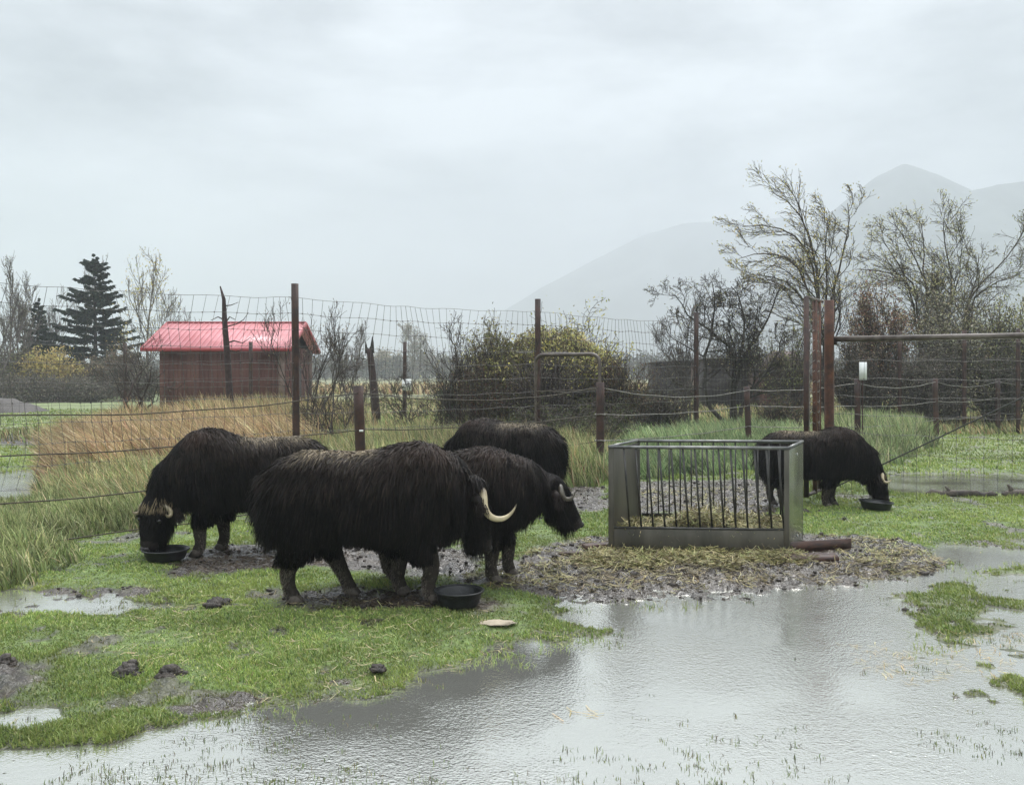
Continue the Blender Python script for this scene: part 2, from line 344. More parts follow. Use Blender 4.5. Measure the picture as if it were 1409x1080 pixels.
def patch(b,poly,n,hr,w,cols,p,seed,lean=(-.35,0),sd=.3,K=4,clump=.5,edge=.35,bend=.6,hf=None):
    r=rngs(seed); P=np.array(poly); mn,mx=P.min(0),P.max(0)
    ar=np.array([[0,0]])
    X=[];T=0
    while T<n:
        x=r.uniform(mn[0],mx[0],n*2); y=r.uniform(mn[1],mx[1],n*2)
        s=sdf(x,y,poly)+(fbm(x*2,y*2,2,seed)-.5)*edge*2
        k=(s>0)&(r.random(n*2)<(1-clump)+clump*sst(.35,.6,fbm(x*2.2,y*2.2,3,seed+5)))
        X.append(np.c_[x[k],y[k],s[k]]); T+=k.sum()
        if len(X)>40: break
    X=np.concatenate(X)[:n]; x,y,s=X.T; z=np.maximum(land(x,y),-.06)
    n=len(x); cl=fbm(x*1.6,y*1.6,3,seed+9)
    h=(hr[0]+(hr[1]-hr[0])*np.clip(cl*1.4-.2+r.normal(0,.15,n),0,1.2))*sst(-.1,.5,s*1.0+.15)
    if hf is not None: h=h*hf(x,y)
    c=pick(r,cols,n,p,.28); tone=(fbm(x*1.1,y*1.1,2,seed+3)-.5)[:,None]; c=c*(1+.9*tone); dk=(r.random(n)<.25)[:,None]; c=np.where(dk,c*.45,c)
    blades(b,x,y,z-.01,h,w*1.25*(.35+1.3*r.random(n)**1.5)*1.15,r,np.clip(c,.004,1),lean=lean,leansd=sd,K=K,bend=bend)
GREEN=[(.24,.29,.11),(.33,.37,.17),(.14,.18,.065),(.42,.42,.2),(.55,.5,.28)]
TAN=[(.55,.41,.22),(.68,.55,.33),(.33,.20,.11),(.26,.25,.10),(.46,.29,.17)]
def seg(*a): return a
b=MB(); patch(b,gp((-120,708),(60,690),(110,668),(215,662),(215,728),(110,745),(70,790),(0,805),(-120,805)),30000,(.14,.36),.010,GREEN,[.3,.25,.2,.15,.1],201,lean=(-.3,-.05),sd=.55)
tag(b.build('meadow_grass',M['reed']),'tall green grass clump at the left edge in front of the wires','grass',kind='stuff')
b=MB(); patch(b,gp((60,672),(100,640),(230,612),(400,596),(470,612),(420,690),(215,720),(70,700)),38000,(.28,.62),.011,GREEN+TAN,[.17,.18,.1,.12,.12,.1,.09,.06,.06,0],202,lean=(-.35,-.05),sd=.4)
tag(b.build('meadow_grass',M['reed']),'green grass behind the lowest wires left of the grazing ox','grass',kind='stuff')
b=MB(); patch(b,gp((78,650),(100,620),(170,598),(330,588),(440,596),(440,628),(240,655),(100,662)),30000,(.55,1.15),.013,TAN,[.26,.2,.26,.13,.15],203,lean=(-.6,0),sd=.38,K=5,clump=.85,edge=.7)
patch(b,gp((150,600),(330,580),(460,580),(520,600),(330,610),(160,622)),13000,(.6,1.25),.014,TAN+GREEN,[.22,.2,.12,.12,.08,.1,.08,.08,0,0],204,lean=(-.25,0),sd=.3,K=5)
tag(b.build('dry_grass',M['reed']),'tan dry grass bent by wind left of the red roofed shed','grass',kind='stuff')
b=MB(); patch(b,gp((400,640),(520,616),(660,606),(800,606),(850,618),(840,660),(790,672),(600,668),(420,672)),42000,(.35,.80),.012,GREEN+TAN,[.22,.2,.14,.12,.08,.08,.06,.05,.05,0],205,lean=(-.3,0),sd=.42)
patch(b,gp((400,612),(560,598),(700,592),(830,592),(850,606),(640,606),(500,622)),15000,(.3,.6),.014,GREEN+TAN,[.18,.16,.14,.1,.08,.1,.08,.08,.08,0],206,lean=(-.3,0),sd=.42)
tag(b.build('meadow_grass',M['reed']),'tall mixed grass behind the dark oxen in the middle','grass',kind='stuff')
b=MB(); patch(b,gp((790,640),(860,620),(1000,612),(1100,608),(1100,640),(1000,652),(860,660),(790,662)),22000,(.25,.55),.013,[(.22,.31,.13),(.32,.41,.21),(.12,.18,.07),(.45,.47,.25)],[.35,.3,.2,.15],207,lean=(-.3,0),sd=.5)
patch(b,gp((850,612),(1000,600),(1110,596),(1110,612),(980,622),(850,630)),8000,(.4,.75),.015,[(.22,.31,.13),(.32,.41,.21),(.45,.47,.25)],[.4,.35,.25],217,lean=(-.3,0),sd=.5)
tag(b.build('meadow_grass',M['reed']),'lush green grass behind the hay feeder','grass',kind='stuff')
b=MB(); patch(b,gp((1090,640),(1110,598),(1170,588),(1250,588),(1290,600),(1270,625),(1220,640),(1190,660)),19000,(.35,.85),.014,[(.25,.32,.13),(.36,.42,.22),(.13,.18,.07),(.5,.48,.27)],[.3,.3,.2,.2],208,lean=(-.25,0),sd=.45)
tag(b.build('meadow_grass',M['reed']),'pale green grass clump behind the ox at right','grass',kind='stuff')
# rough marsh beyond the fence
b=MB(); patch(b,[(-16,25),(-13,34),(-9,60),(30,60),(26,30),(12,27),(4,26.5),(-4,21)],50000,(.12,.42),.026,GREEN+TAN,[.16,.12,.2,.1,.1,.12,.08,.06,.06,0],209,lean=(-.25,0),sd=.4,K=3,clump=.7)
tag(b.build('marsh_grass',M['reed']),'olive marsh grass stretching to the far trees','grass',kind='stuff')
b=MB(); patch(b,[(9,30.5),(10,27.5),(14,27),(24,28),(30,34),(20,38)],16000,(.15,.45),.02,GREEN+TAN,[.2,.2,.1,.1,.1,.1,.1,.1,0,0],210,K=3,sd=.4)
tag(b.build('meadow_grass',M['reed']),'low rough grass under the right hand trees','grass',kind='stuff')
b=MB(); patch(b,[(-30,95),(-34,75),(60,75),(60,110)],9000,(.5,1.1),.12,TAN,[.3,.25,.15,.2,.1],211,K=3,sd=.3)
tag(b.build('marsh_grass',M['reed']),'pale strip of marsh grass in the far distance','grass',kind='stuff')

# tufts standing in the shallow water
r=rngs(260); b=MB(); n=60000; y=(3.95**-.3+r.random(n)*(12.5**-.3-3.95**-.3))**(1/-.3); x=(r.random(n)*2-1)*.62*y
s=water_s(x,y); z=land(x,y,s); u=x/y
dn_=.05+.5*sst(.25,.5,u)*sst(9,5,y)+.5*sst(-.1,-.4,u)+.35*sst(4.9,4.1,y)+.6*sst(.5,.0,s)
k=(s>.0)&(r.random(n)<dn_*.10*sst(.45,.68,fbm(x*1.7,y*1.7,3,261))*1.7); x,y=x[k],y[k]
m_=r.integers(2,14,len(x)); sz=np.repeat(r.uniform(.5,1.15,len(x)),m_); X_=np.repeat(x,m_)+r.normal(0,.022,m_.sum()); Y_=np.repeat(y,m_)+r.normal(0,.022,m_.sum()); n=len(X_)
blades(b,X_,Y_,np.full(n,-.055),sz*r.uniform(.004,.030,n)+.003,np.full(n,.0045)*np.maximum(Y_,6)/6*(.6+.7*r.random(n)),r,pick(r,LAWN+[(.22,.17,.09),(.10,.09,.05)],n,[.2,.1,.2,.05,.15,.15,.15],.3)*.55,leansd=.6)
tag(b.build('emergent_grass',M['grass']),'small grass tufts and stubble poking out of the puddle','grass',kind='stuff')

# ------------------------------------------------------------------ loose hay and straw
def strawmesh(b,x,y,z,L_,w,rng,cols,tilt=.25,K=3):
    n=len(x); az=rng.uniform(0,np.pi*2,n); tl=rng.normal(0,tilt,n)
    d=np.stack([np.cos(az)*np.cos(tl),np.sin(az)*np.cos(tl),np.sin(tl)],-1); t=np.linspace(-.5,.5,K)
    P=np.stack([x,y,z],-1)[:,None]+d[:,None]*(t[None,:,None]*L_[:,None,None]); 
    bend=rng.normal(0,.15,(n,3)); P=P+bend[:,None]*(t[None,:,None]**2)*L_[:,None,None]*2
    sd=norm(np.cross(d,np.stack([rng.normal(0,.5,n),rng.normal(0,.5,n),np.ones(n)],-1)))
    b.ribbons(P,sd,np.tile(w[:,None],(1,K)),cols)
HAY=[(.27,.235,.09),(.38,.33,.15),(.17,.15,.055),(.13,.10,.05),(.22,.23,.08)]
def hayzone(b,poly,n,seed,lift,L0=.16,w=.006,cols=HAY,p=None,edge=.3,tilt=.25,thr=0.):
    r=rngs(seed); P=np.array(poly); mn,mx=P.min(0)-.2,P.max(0)+.2
    x=r.uniform(mn[0],mx[0],n*3); y=r.uniform(mn[1],mx[1],n*3); s=sdf(x,y,poly)+(fbm(x*3,y*3,3,seed)-.5)*edge*2
    k=(s>0)&(r.random(n*3)<sst(thr,thr+.3,fbm(x*5,y*5,3,seed+1))); x,y,s=x[k][:n],y[k][:n],s[k][:n]; k=len(x)
    z=land(x,y)+r.random(k)**1.5*lift*sst(0,.35,s)*(.4+1.2*fbm(x*4,y*4,2,seed+2))+.008
    strawmesh(b,x,y,z,L0*r.uniform(.35,1.2,k),w*(.6+.8*r.random(k)),r,pick(r,cols,k,p,.25),tilt)
b=MB()
hayzone(b,gp((820,762),(900,756),(1060,756),(1110,764),(1120,774),(1050,780),(930,778),(830,782),(790,775)),13000,301,.05,w=.0055)
hayzone(b,gp((760,770),(830,762),(960,775),(1130,775),(1200,770),(1280,765),(1270,780),(1150,800),(900,808),(760,808),(700,800)),3800,302,.012,L0=.13,cols=[(.20,.16,.08),(.28,.24,.11),(.11,.085,.05)],p=[.4,.3,.3],thr=.3)
tag(b.build('spilled_hay',M['straw']),'yellow hay trampled into mud along the feeder front','hay',kind='stuff')
b=MB()
hayzone(b,gp((640,775),(700,762),(790,742),(850,740),(850,770),(760,800),(660,812)),3500,303,.02,L0=.12,thr=.35)
hayzone(b,gp((1100,735),(1180,738),(1290,752),(1320,770),(1250,785),(1150,770)),2000,304,.02,L0=.12,thr=.3)
hayzone(b,gp((850,668),(1060,668),(1060,700),(860,705)),1500,305,.02,L0=.12,thr=.35)
tag(b.build('scattered_straw',M['straw']),'thin straw scattered over the churned mud beside the feeder','straw',kind='stuff')
b=MB()
hayzone(b,gp((230,800),(640,830),(760,870),(560,930),(300,960),(100,900)),900,306,.012,L0=.11,w=.0036,cols=[(.40,.36,.18),(.42,.34,.2),(.18,.13,.07)],p=[.35,.3,.35],tilt=.1)
hayzone(b,gp((760,966),(815,962),(822,972),(765,976)),26,307,.0,L0=.2,w=.0055,cols=[(.42,.30,.12),(.5,.4,.2)],p=[.5,.5],tilt=.02,edge=.05)
hayzone(b,gp((1180,880),(1409,860),(1409,935),(1250,930)),260,308,.0,L0=.09,w=.0038,cols=[(.32,.24,.10),(.42,.34,.18)],p=[.5,.5],tilt=.05)
for v in b.v: v[:,2]=np.maximum(v[:,2],-.044)
tag(b.build('scattered_straw',M['straw']),'single straw stalks lying on the lawn and floating on the puddle','straw',kind='stuff')
# mud clods: churned lumps, one uncountable mass
r=rngs(320)
def lump(b,c,rad,r,flat=.5,n1=9,n2=6,col=None,ro=.16):
    th=np.linspace(0,np.pi,n2); ph=np.arange(n1)/n1*2*np.pi
    T,Pp=np.meshgrid(th,ph,indexing='ij'); rr=1+r.normal(0,.16,T.shape); rr[0]=rr[0,0]; rr[-1]=rr[-1,0]
    V=np.stack([np.sin(T)*np.cos(Pp)*rad[0]*rr,np.sin(T)*np.sin(Pp)*rad[1]*rr,np.cos(T)*rad[2]*rr],-1)+np.array(c)
    i=np.arange(n2-1)[:,None]*n1; j=np.arange(n1)[None]; j2=(j+1)%n1
    b.add(V,np.stack([i+j,i+n1+j,i+n1+j2,i+j2],-1).reshape(-1,4),col)
b=MB(); x=r.uniform(-5,6,26000); y=r.uniform(6.5,16,26000); m=mud_m(x,y); k=(m>.5)&(r.random(len(x))<.35*m)&(water_s(x,y)<.12)
x=x[k]; y=y[k]; z=land(x,y)
for i in range(min(len(x),3500)):
    q=r.uniform(.006,.02)*(1+.8*(r.random()<.08)); lump(b,(x[i],y[i],z[i]+q*.1),(q*r.uniform(.8,1.6),q,q*r.uniform(.4,.8)),r,n1=6,n2=4)
tag(b.build('churned_mud',M['soil'],smooth=True),'dark churned mud clods around the feeder and hooves','mud',kind='stuff')
def clod(px,py,w,h,label,seed):
    r=rngs(seed); x,y=G(px,py); t=thing('mud_clod',label,'clod',(x,y,-.01),'dark clods on the near grass')
    b=MB()
    for i in range(46):
        a_=r.uniform(0,6.28); rr=r.random()**.7; q=r.uniform(.09,.22)*w*(1.2-.5*rr); lump(b,(x+math.cos(a_)*rr*w*.42,y+math.sin(a_)*rr*w*.42,h*.75*(1-rr)*r.random()),(q*1.2,q,q*.8),r,n1=7,n2=5)
    o=b.build('mud_clod',M['soil'],smooth=True); bpy.data.objects.remove(t)
    tag(o,label,'clod','dark clods on the near grass')
clod(178,926,.20,.09,'tallest dark mud clod on the grass near the puddle edge',1)
clod(236,928,.18,.05,'flat dark mud clod just right of the tallest one',2)
clod(8,914,.15,.07,'dark mud clod cut by the left photo edge',3)
clod(520,920,.11,.025,'low muddy clod at the edge of the large puddle',4)
clod(300,830,.22,.025,'thin dark clod below the ox grazing at the left',5)
b=MB(); r=rngs(5); x,y=G(683,857); lump(b,(x,y,.004),(.13,.08,.012),r,n1=14,n2=8)
tag(b.build('flat_stone',M['stone'],smooth=True),'pale flat stone on the grass below the black bowl','stone')
# ------------------------------------------------------------------ trees and shrubs
def spawn(r,P,Rd,L_,n,t0,ang,lr,rr,up=None,t1=1.0):
    B,K,_=P.shape; n_=n*B; par=np.repeat(np.arange(B),n); t=t0+(t1-t0)*((np.tile(np.arange(n),B)+r.random(n_))/n)
    f=t*(K-1); i=np.minimum(f.astype(int),K-2); u=(f-i)[:,None]
    pos=P[par,i]*(1-u)+P[par,i+1]*u; T=norm(P[par,i+1]-P[par,i])
    pr=norm(np.cross(T,r.normal(size=(n_,3)))); a=R(1)*r.normal(ang,ang*.25,n_)[:,None]
    d=norm(T*np.cos(a)+pr*np.sin(a))
    rad=(Rd[par,i]*(1-u[:,0])+Rd[par,i+1]*u[:,0])*rr
    ln=L_[par]*lr*(1.15-.6*t)*r.uniform(.7,1.25,n_)
    return pos,d,ln,rad
def extend(r,S,D,L_,Rd,K,wob,trop,tk,tip=.3):
    B=len(S); P=np.zeros((B,K,3)); P[:,0]=S; d=D.copy()
    for k in range(1,K):
        d=norm(d+r.normal(0,wob,(B,3))+np.array(trop)*tk); P[:,k]=P[:,k-1]+d*(L_/(K-1))[:,None]
    return P,Rd[:,None]*np.linspace(1,tip,K)[None]
def tree(name,label,cat,px,Z,top,width,seed,stems=1,spread=12,r0=.09,levels=((7,.3,45,.5),(6,.2,42,.55),(5,.15,40,.6)),
         wob=.14,trop=(-.1,0,.25),leaf=0,lsize=.05,lcols=((.3,.28,.09),),lp=None,lspread=.06,bark=(.075,.062,.05),twig=(.085,.07,.058),
         group=None,twr=.006,base=0,py=None,parts=('trunk','crown'),llow=0.,lean=None,depth=None,x0=None,tipr=.3):
    x=PX(px,Z); e=thing(name,label,cat,(x,Z,base),group)
    H=CAM-(top-HY)/F*Z-base; wid=width/F*Z; sf=1.
    for it in range(5):
        r=rngs(seed); lv,Ln,sz,sx,cx,sy=grow(r,stems,spread*sf,lean,wid,r0,wob,trop,tipr,levels,twr,H,depth,sf)
        q=sx/sz
        if .93<q<1.07 or it==4: break
        sf=float(np.clip(sf*q**1.1,.2,2.4))
    def tf(p):
        q=p.copy(); hh=np.clip(q[...,2]/ (H/sz),0,1)
        q[...,0]=(q[...,0]-cx*hh)*sx; q[...,1]=q[...,1]*sy; q[...,2]=q[...,2]*sz; return q+np.array([x,Z,base])
    tb=MB(); cb=MB(); bc=np.array(bark); tc=np.array(twig)
    for i,(p,rd) in enumerate(lv):
        p=tf(p); rd=np.maximum(rd,twr*.8)
        if i<=1: tb.tubes(p,rd,6 if i==0 else 4,jit(r,bark,len(p),.15))
        else: cb.tubes(p,rd,3,jit(r,twig,len(p),.2))
    if leaf:
        p=tf(lv[-1][0]); k=r.integers(0,len(p),leaf); t=r.integers(1,p.shape[1],leaf); q=p[k,t]+r.normal(0,lspread,(leaf,3))
        if llow>0:
            rel=(q[:,2]-base)/H; q=q[(r.random(len(q))<sst(llow-.25,llow+.1,rel))]
        cb.leaves(q,lsize,r,pick(r,lcols,len(q),lp,.3))
    tb.build(parts[0],M['bark'],e,smooth=True); cb.build(parts[1],M['leaf'],e)
    return e
def grow(r,stems,spread,lean,wid,r0,wob,trop,tipr,levels,twr,H,depth,sf):
    a=R(1)*r.normal(0,spread,(stems,2)); D=norm(np.stack([np.sin(a[:,0]),np.sin(a[:,1]),np.ones(stems)],-1))
    if lean is not None: D=norm(D+np.array(lean))
    bs=.02+.16*min(1,wid/H)*(stems>6)*min(1,sf); S=np.stack([r.normal(0,bs,stems),r.normal(0,bs,stems),np.zeros(stems)-.04],-1)
    Ln=np.full(stems,1.)*r.uniform(.75,1.1,stems); Rr=np.full(stems,r0)*r.uniform(.7,1.1,stems)
    P,Rd=extend(r,S,D,Ln,Rr,9,wob,trop,.25,tipr); lv=[(P,Rd)]
    for li,(n,t0,ang,lr) in enumerate(levels):
        pos,d,ln,rad=spawn(r,P,Rd,Ln,n,t0,min(75,ang*sf**.5),lr,.6)
        rad=np.maximum(rad,twr*(1.2 if li<len(levels)-1 else 1))
        P,Rd=extend(r,pos,d,ln,rad,6 if li==0 else 5,wob*1.2,trop,.4,.45); Ln=ln; lv.append((P,Rd))
    allp=np.concatenate([p.reshape(-1,3) for p,_ in lv]); ext=np.quantile(allp[:,0],.995)-np.quantile(allp[:,0],.005)
    sz=H/np.quantile(allp[:,2],.9985); sx=wid/ext; cx=(np.quantile(allp[:,0],.995)+np.quantile(allp[:,0],.005))/2
    sy=(sx if depth is None else depth/ext)
    return lv,Ln,sz,sx,cx,sy
def ptree(name,label,px,Z,paths,seed,levels,leaf,lsize,lcols,r0=.07,wob=.14,trop=(-.1,0,.1),tk=.4,lspread=.08,bark=(.085,.07,.057),twig=(.13,.11,.085),group=None,twr=.007,llow=0.,cat='tree'):
    """tree whose main limbs follow given outlines, at its own distance Z"""
    r=rngs(seed); e=thing(name,label,cat,(PX(px,Z),Z,0),group); P=[]; Rd=[]
    for k,pa in enumerate(paths):
        p=np.array([W(a,b,Z) for a,b in pa]); p=np.vstack([[PX(px,Z)+r.normal(0,.05),Z,-.05],p]) if k>=0 else p
        d=np.r_[0,np.cumsum(np.linalg.norm(np.diff(p,axis=0),axis=1))]; t=np.linspace(0,d[-1],14); q=np.stack([np.interp(t,d,p[:,i]) for i in range(3)],-1)
        for _ in range(2): q[1:-1]=(q[:-2]+2*q[1:-1]+q[2:])/4
        q[:,1]+=np.cumsum(r.normal(0,.12,14))*np.linspace(0,1,14)*.6; q[1:]+=r.normal(0,.03,(13,3)); P.append(q); Rd.append(r0*r.uniform(.75,1.05)*np.linspace(1,.16,14))
    P=np.array(P); Rd=np.maximum(np.array(Rd),twr); Ln=np.linalg.norm(np.diff(P,axis=1),axis=2).sum(1); lv=[(P,Rd)]
    for li,(n,t0,ang,lr) in enumerate(levels):
        pos,d,ln,rad=spawn(r,P,Rd,Ln,n,t0,ang,lr,.55); rad=np.maximum(rad,twr)
        P,Rd=extend(r,pos,d,ln,rad,6 if li==0 else 5,wob,trop,tk,.45); Ln=ln; lv.append((P,np.maximum(Rd,twr*.7)))
    tb=MB(); cb=MB()
    for i,(p,rd) in enumerate(lv): (tb if i==0 else cb).tubes(p,rd,6 if i==0 else (4 if i==1 else 3),jit(r,bark if i<2 else twig,len(p),.18))
    p=lv[-1][0]; k=r.integers(0,len(p),leaf); t=r.integers(1,p.shape[1],leaf); q=p[k,t]+r.normal(0,lspread,(leaf,3)); H=p[...,2].max()
    if llow>0: q=q[(r.random(leaf)<sst(llow-.25,llow+.1,q[:,2]/H))]
    cb.leaves(q,lsize,r,pick(r,lcols,len(q),None,.3)); tb.build('trunk',M['bark'],e,smooth=True); cb.build('crown',M['leaf'],e); return e
GB='bare autumn trees at the left'
YEL=((.62,.5,.15),(.52,.40,.13),(.36,.33,.12)); OLV=((.32,.31,.12),(.22,.22,.09),(.44,.4,.17),(.14,.13,.07))
BRN=((.21,.14,.09),(.14,.095,.065),(.34,.27,.16),(.17,.155,.08)); PALE=((.36,.34,.24),(.28,.25,.17),(.2,.17,.12))
fine=((9,.2,38,.5),(7,.15,36,.55),(5,.1,36,.6))
# left far group
tree('bare_tree','tall bare tree with a few golden leaves right of the big spruce','tree',200,66,342,72,401,1,5,.13,fine,.08,(0,0,.55),leaf=900,lsize=.16,lcols=YEL,lspread=.25,twr=.016,bark=(.16,.14,.12),twig=(.2,.17,.14),group=GB)
tree('bare_tree','thin bare tree between the golden leaved tree and the red roof','tree',237,64,398,52,402,1,5,.10,fine,.09,(0,0,.5),leaf=200,lsize=.13,lcols=PALE,twr=.013,bark=(.14,.12,.11),twig=(.19,.165,.145),group=GB)
tree('bare_tree','pale bare tree rising behind the left side of the big spruce','tree',116,90,347,44,403,1,4,.13,fine,.07,(0,0,.6),leaf=300,lsize=.16,lcols=PALE,twr=.018,bark=(.18,.16,.14),twig=(.24,.21,.19),group=GB)
tree('bare_tree','slim bare tree left of the small spruce','tree',28,62,376,48,404,2,6,.08,fine,.09,(0,0,.5),leaf=350,lsize=.14,lcols=PALE,twr=.013,bark=(.13,.11,.10),twig=(.18,.155,.14),group=GB)
tree('bare_tree','bare tree cut by the left photo edge','tree',-4,58,345,50,405,2,8,.09,fine,.1,(0,0,.4),leaf=500,lsize=.14,lcols=PALE,twr=.013,bark=(.13,.11,.10),twig=(.18,.155,.14),group=GB)
tree('bare_tree','fan shaped bare tree directly behind the small spruce','tree',60,72,392,50,406,4,12,.07,fine,.08,(0,0,.5),twr=.014,bark=(.15,.13,.12),twig=(.2,.175,.16),group=GB)
tree('bare_tree','low faint bare tree just left of the red roof','tree',264,80,424,44,407,2,10,.07,fine,.09,(0,0,.4),twr=.015,bark=(.17,.15,.14),twig=(.22,.2,.18),group=GB)
def spruce(px,Z,top,width,seed,label,bare0=.06,nw=26,hollow=.0):
    r=rngs(seed); x=PX(px,Z); e=thing('spruce_tree',label,'tree',(x,Z,0),'spruces at the left')
    H=CAM-(top-HY)/F*Z; W_=width/F*Z/2; tb=MB(); zz=np.linspace(0,H,12)
    tb.tubes(np.stack([x+r.normal(0,.03,12),np.full(12,Z),zz],-1),np.linspace(.2,.02,12),7,jit(r,(.07,.055,.045),1)); tb.build('trunk',M['bark'],e,smooth=True)
    cb=MB(); 
    for k in range(nw):
        t=bare0+(1-bare0)*(k/(nw-1))**.92; z=H*t; nb=int(8+7*(1-t)); z+=0
        for j in range(nb):
            a=2*np.pi*(j+r.random())/nb+k; ln=W_*((1-t)**.66*1.0+.03)*r.uniform(.5,1.15)
            if r.random()<.12: ln*=.6
            d=np.array([math.cos(a),math.sin(a),0]); K=7; s=np.linspace(0,1,K)
            P=np.array([x,Z,z+r.normal(0,H*.018)])+d*ln*s[:,None]+np.array([0,0,1])*(ln*(.16*(t)-.30*s*(1-t)+.26*s**2.2-.02))[:,None]
            cb.tubes(P,np.linspace(.035,.008,K),3,jit(r,(.05,.042,.035),1))
            n=int(50+110*ln/W_); u=r.uniform(.12,1.0,n)**.8; f=u*(K-1); i=np.minimum(f.astype(int),K-2); w=(f-i)[:,None]
            c=P[i]*(1-w)+P[i+1]*w; sd=np.array([-d[1],d[0],0]); sg=r.choice([-1,1],n)[:,None]
            dr=norm(d*r.uniform(.5,1.1,(n,1))+sd*sg*r.uniform(.1,.9,(n,1))+np.array([0,0,1])*r.uniform(-.75,.35,(n,1)))
            L_=(.16+.26*ln/W_*(1-.4*u))*r.uniform(.7,1.3,n)*(W_/3.2)**.5
            Q=c[:,None]+dr[:,None]*(np.linspace(0,1,3)[None,:,None]*L_[:,None,None]); Q[:,2,2]-=.05*L_
            col=pick(r,[(.030,.047,.034),(.022,.036,.028),(.045,.062,.042),(.055,.065,.05)],n,[.35,.3,.22,.13],.25)
            cb.ribbons(Q,norm(np.cross(dr,r.normal(size=(n,3)))),np.array([[.11,.15,.02]])*(W_/3.2)**.5,col)
    cb.build('crown',M['needle'],e)
spruce(131,70,357,150,411,'large dark spruce with drooping layered branches',nw=19)
spruce(52,66,416,78,412,'small dark spruce left of the large one',nw=15)
# shrub belt at the left
def shrub(label,px,Z,top,width,seed,leaf,lcols,lp=None,lsize=.10,stems=9,name='leafy_shrub',group='shrubs at the far left',**k):
    kw=dict(spread=40,r0=.03,levels=((6,.15,50,.55),(6,.1,50,.6)),wob=.2,trop=(-.05,0,.12),leaf=leaf,lsize=lsize,lcols=lcols,lp=lp,lspread=lsize*1.2,twr=.010,group=group,parts=('stem','foliage'))
    kw.update(k); return tree(name,label,'shrub',px,Z,top,width,seed,stems,**kw)
LD=((.15,.13,.10),(.10,.085,.07),(.23,.20,.15),(.10,.10,.07))
shrub('golden yellow rounded shrub in front of the spruces',72,61,483,84,421,6500,((.58,.47,.17),(.48,.39,.15),(.34,.28,.12)),lsize=.2,llow=.5,stems=14)
shrub('dark brown shrub at the left photo edge',-5,60,478,86,422,4500,OLV[1:2]+LD+((.2,.18,.09),),lsize=.15,stems=14)
shrub('olive shrub under the small spruce',38,64,470,70,423,4500,OLV+LD,lsize=.15,stems=14)
shrub('dark purple brown bush below the golden shrub',66,57.5,515,112,424,7500,LD,lsize=.14,stems=18,twig=(.07,.05,.045))
shrub('brown shrub between the golden shrub and the shed',132,62,486,80,425,5500,BRN+LD,lsize=.15,stems=15)
shrub('grey brown bush below the right side of the big spruce',172,60,484,64,426,5000,LD+BRN[:1],lsize=.14,stems=14)
shrub('low dark bush beside the left end of the shed',205,58,505,50,427,3500,LD,lsize=.14,stems=12)
shrub('brown bush behind the post left of the shed',150,66,478,60,428,3500,BRN,lsize=.15,stems=12)
shrub('dark bush at the field edge, lower left',15,56,512,90,429,6000,LD,lsize=.14,stems=16)
shrub('dark bush at the field edge under the golden shrub',118,57,518,80,430,5200,LD,lsize=.14,stems=16)
# bare shrubs near fence
bare=dict(levels=((6,.2,45,.6),(5,.2,42,.6),(4,.2,40,.6)),wob=.2,trop=(-.03,0,.18),bark=(.055,.045,.038),twig=(.075,.06,.05))
GS='bare branching shrubs along the fence'
tree('bare_shrub','dark bare forked shrub in front of the shed left end','shrub',185,25,446,140,431,3,24,.055,leaf=120,lsize=.04,lcols=BRN,twr=.006,group=GS,parts=('stem','twig_crown'),**bare)
tree('bare_shrub','bare budding shrub behind the tallest rusty post','shrub',432,27,415,140,432,4,30,.035,leaf=260,lsize=.06,lcols=BRN,twr=.006,group=GS,parts=('stem','twig_crown'),**bare)
tree('bare_shrub','tangled low bare shrub left of the jagged stump','shrub',462,23,492,120,433,6,38,.028,leaf=150,lsize=.04,lcols=BRN,twr=.006,group=GS,parts=('stem','twig_crown'),**bare)
tree('bare_shrub','low bare shrub around the foot of the signed post','shrub',566,24,508,130,434,7,40,.024,leaf=200,lsize=.04,lcols=BRN,twr=.006,group=GS,parts=('stem','twig_crown'),**bare)
tree('bare_shrub','upright bare shrub with buds left of the round yellow shrub','shrub',640,23.5,432,115,435,7,30,.028,leaf=700,lsize=.05,lcols=OLV+BRN,twr=.006,group=GS,parts=('stem','twig_crown'),**bare)
0 and tree('bare_shrub','grey bare shrub right of the round yellow shrub','shrub',868,24,424,95,436,6,26,.03,leaf=600,lsize=.05,lcols=BRN,twr=.006,group=GS,parts=('stem','twig_crown'),**bare)
tree('bare_tree','bare thin tree behind the shrub between shed and stump','tree',478,60,440,60,437,3,14,.05,fine,.1,(0,0,.4),twr=.012,bark=(.15,.13,.12),twig=(.2,.18,.16),group=GB)
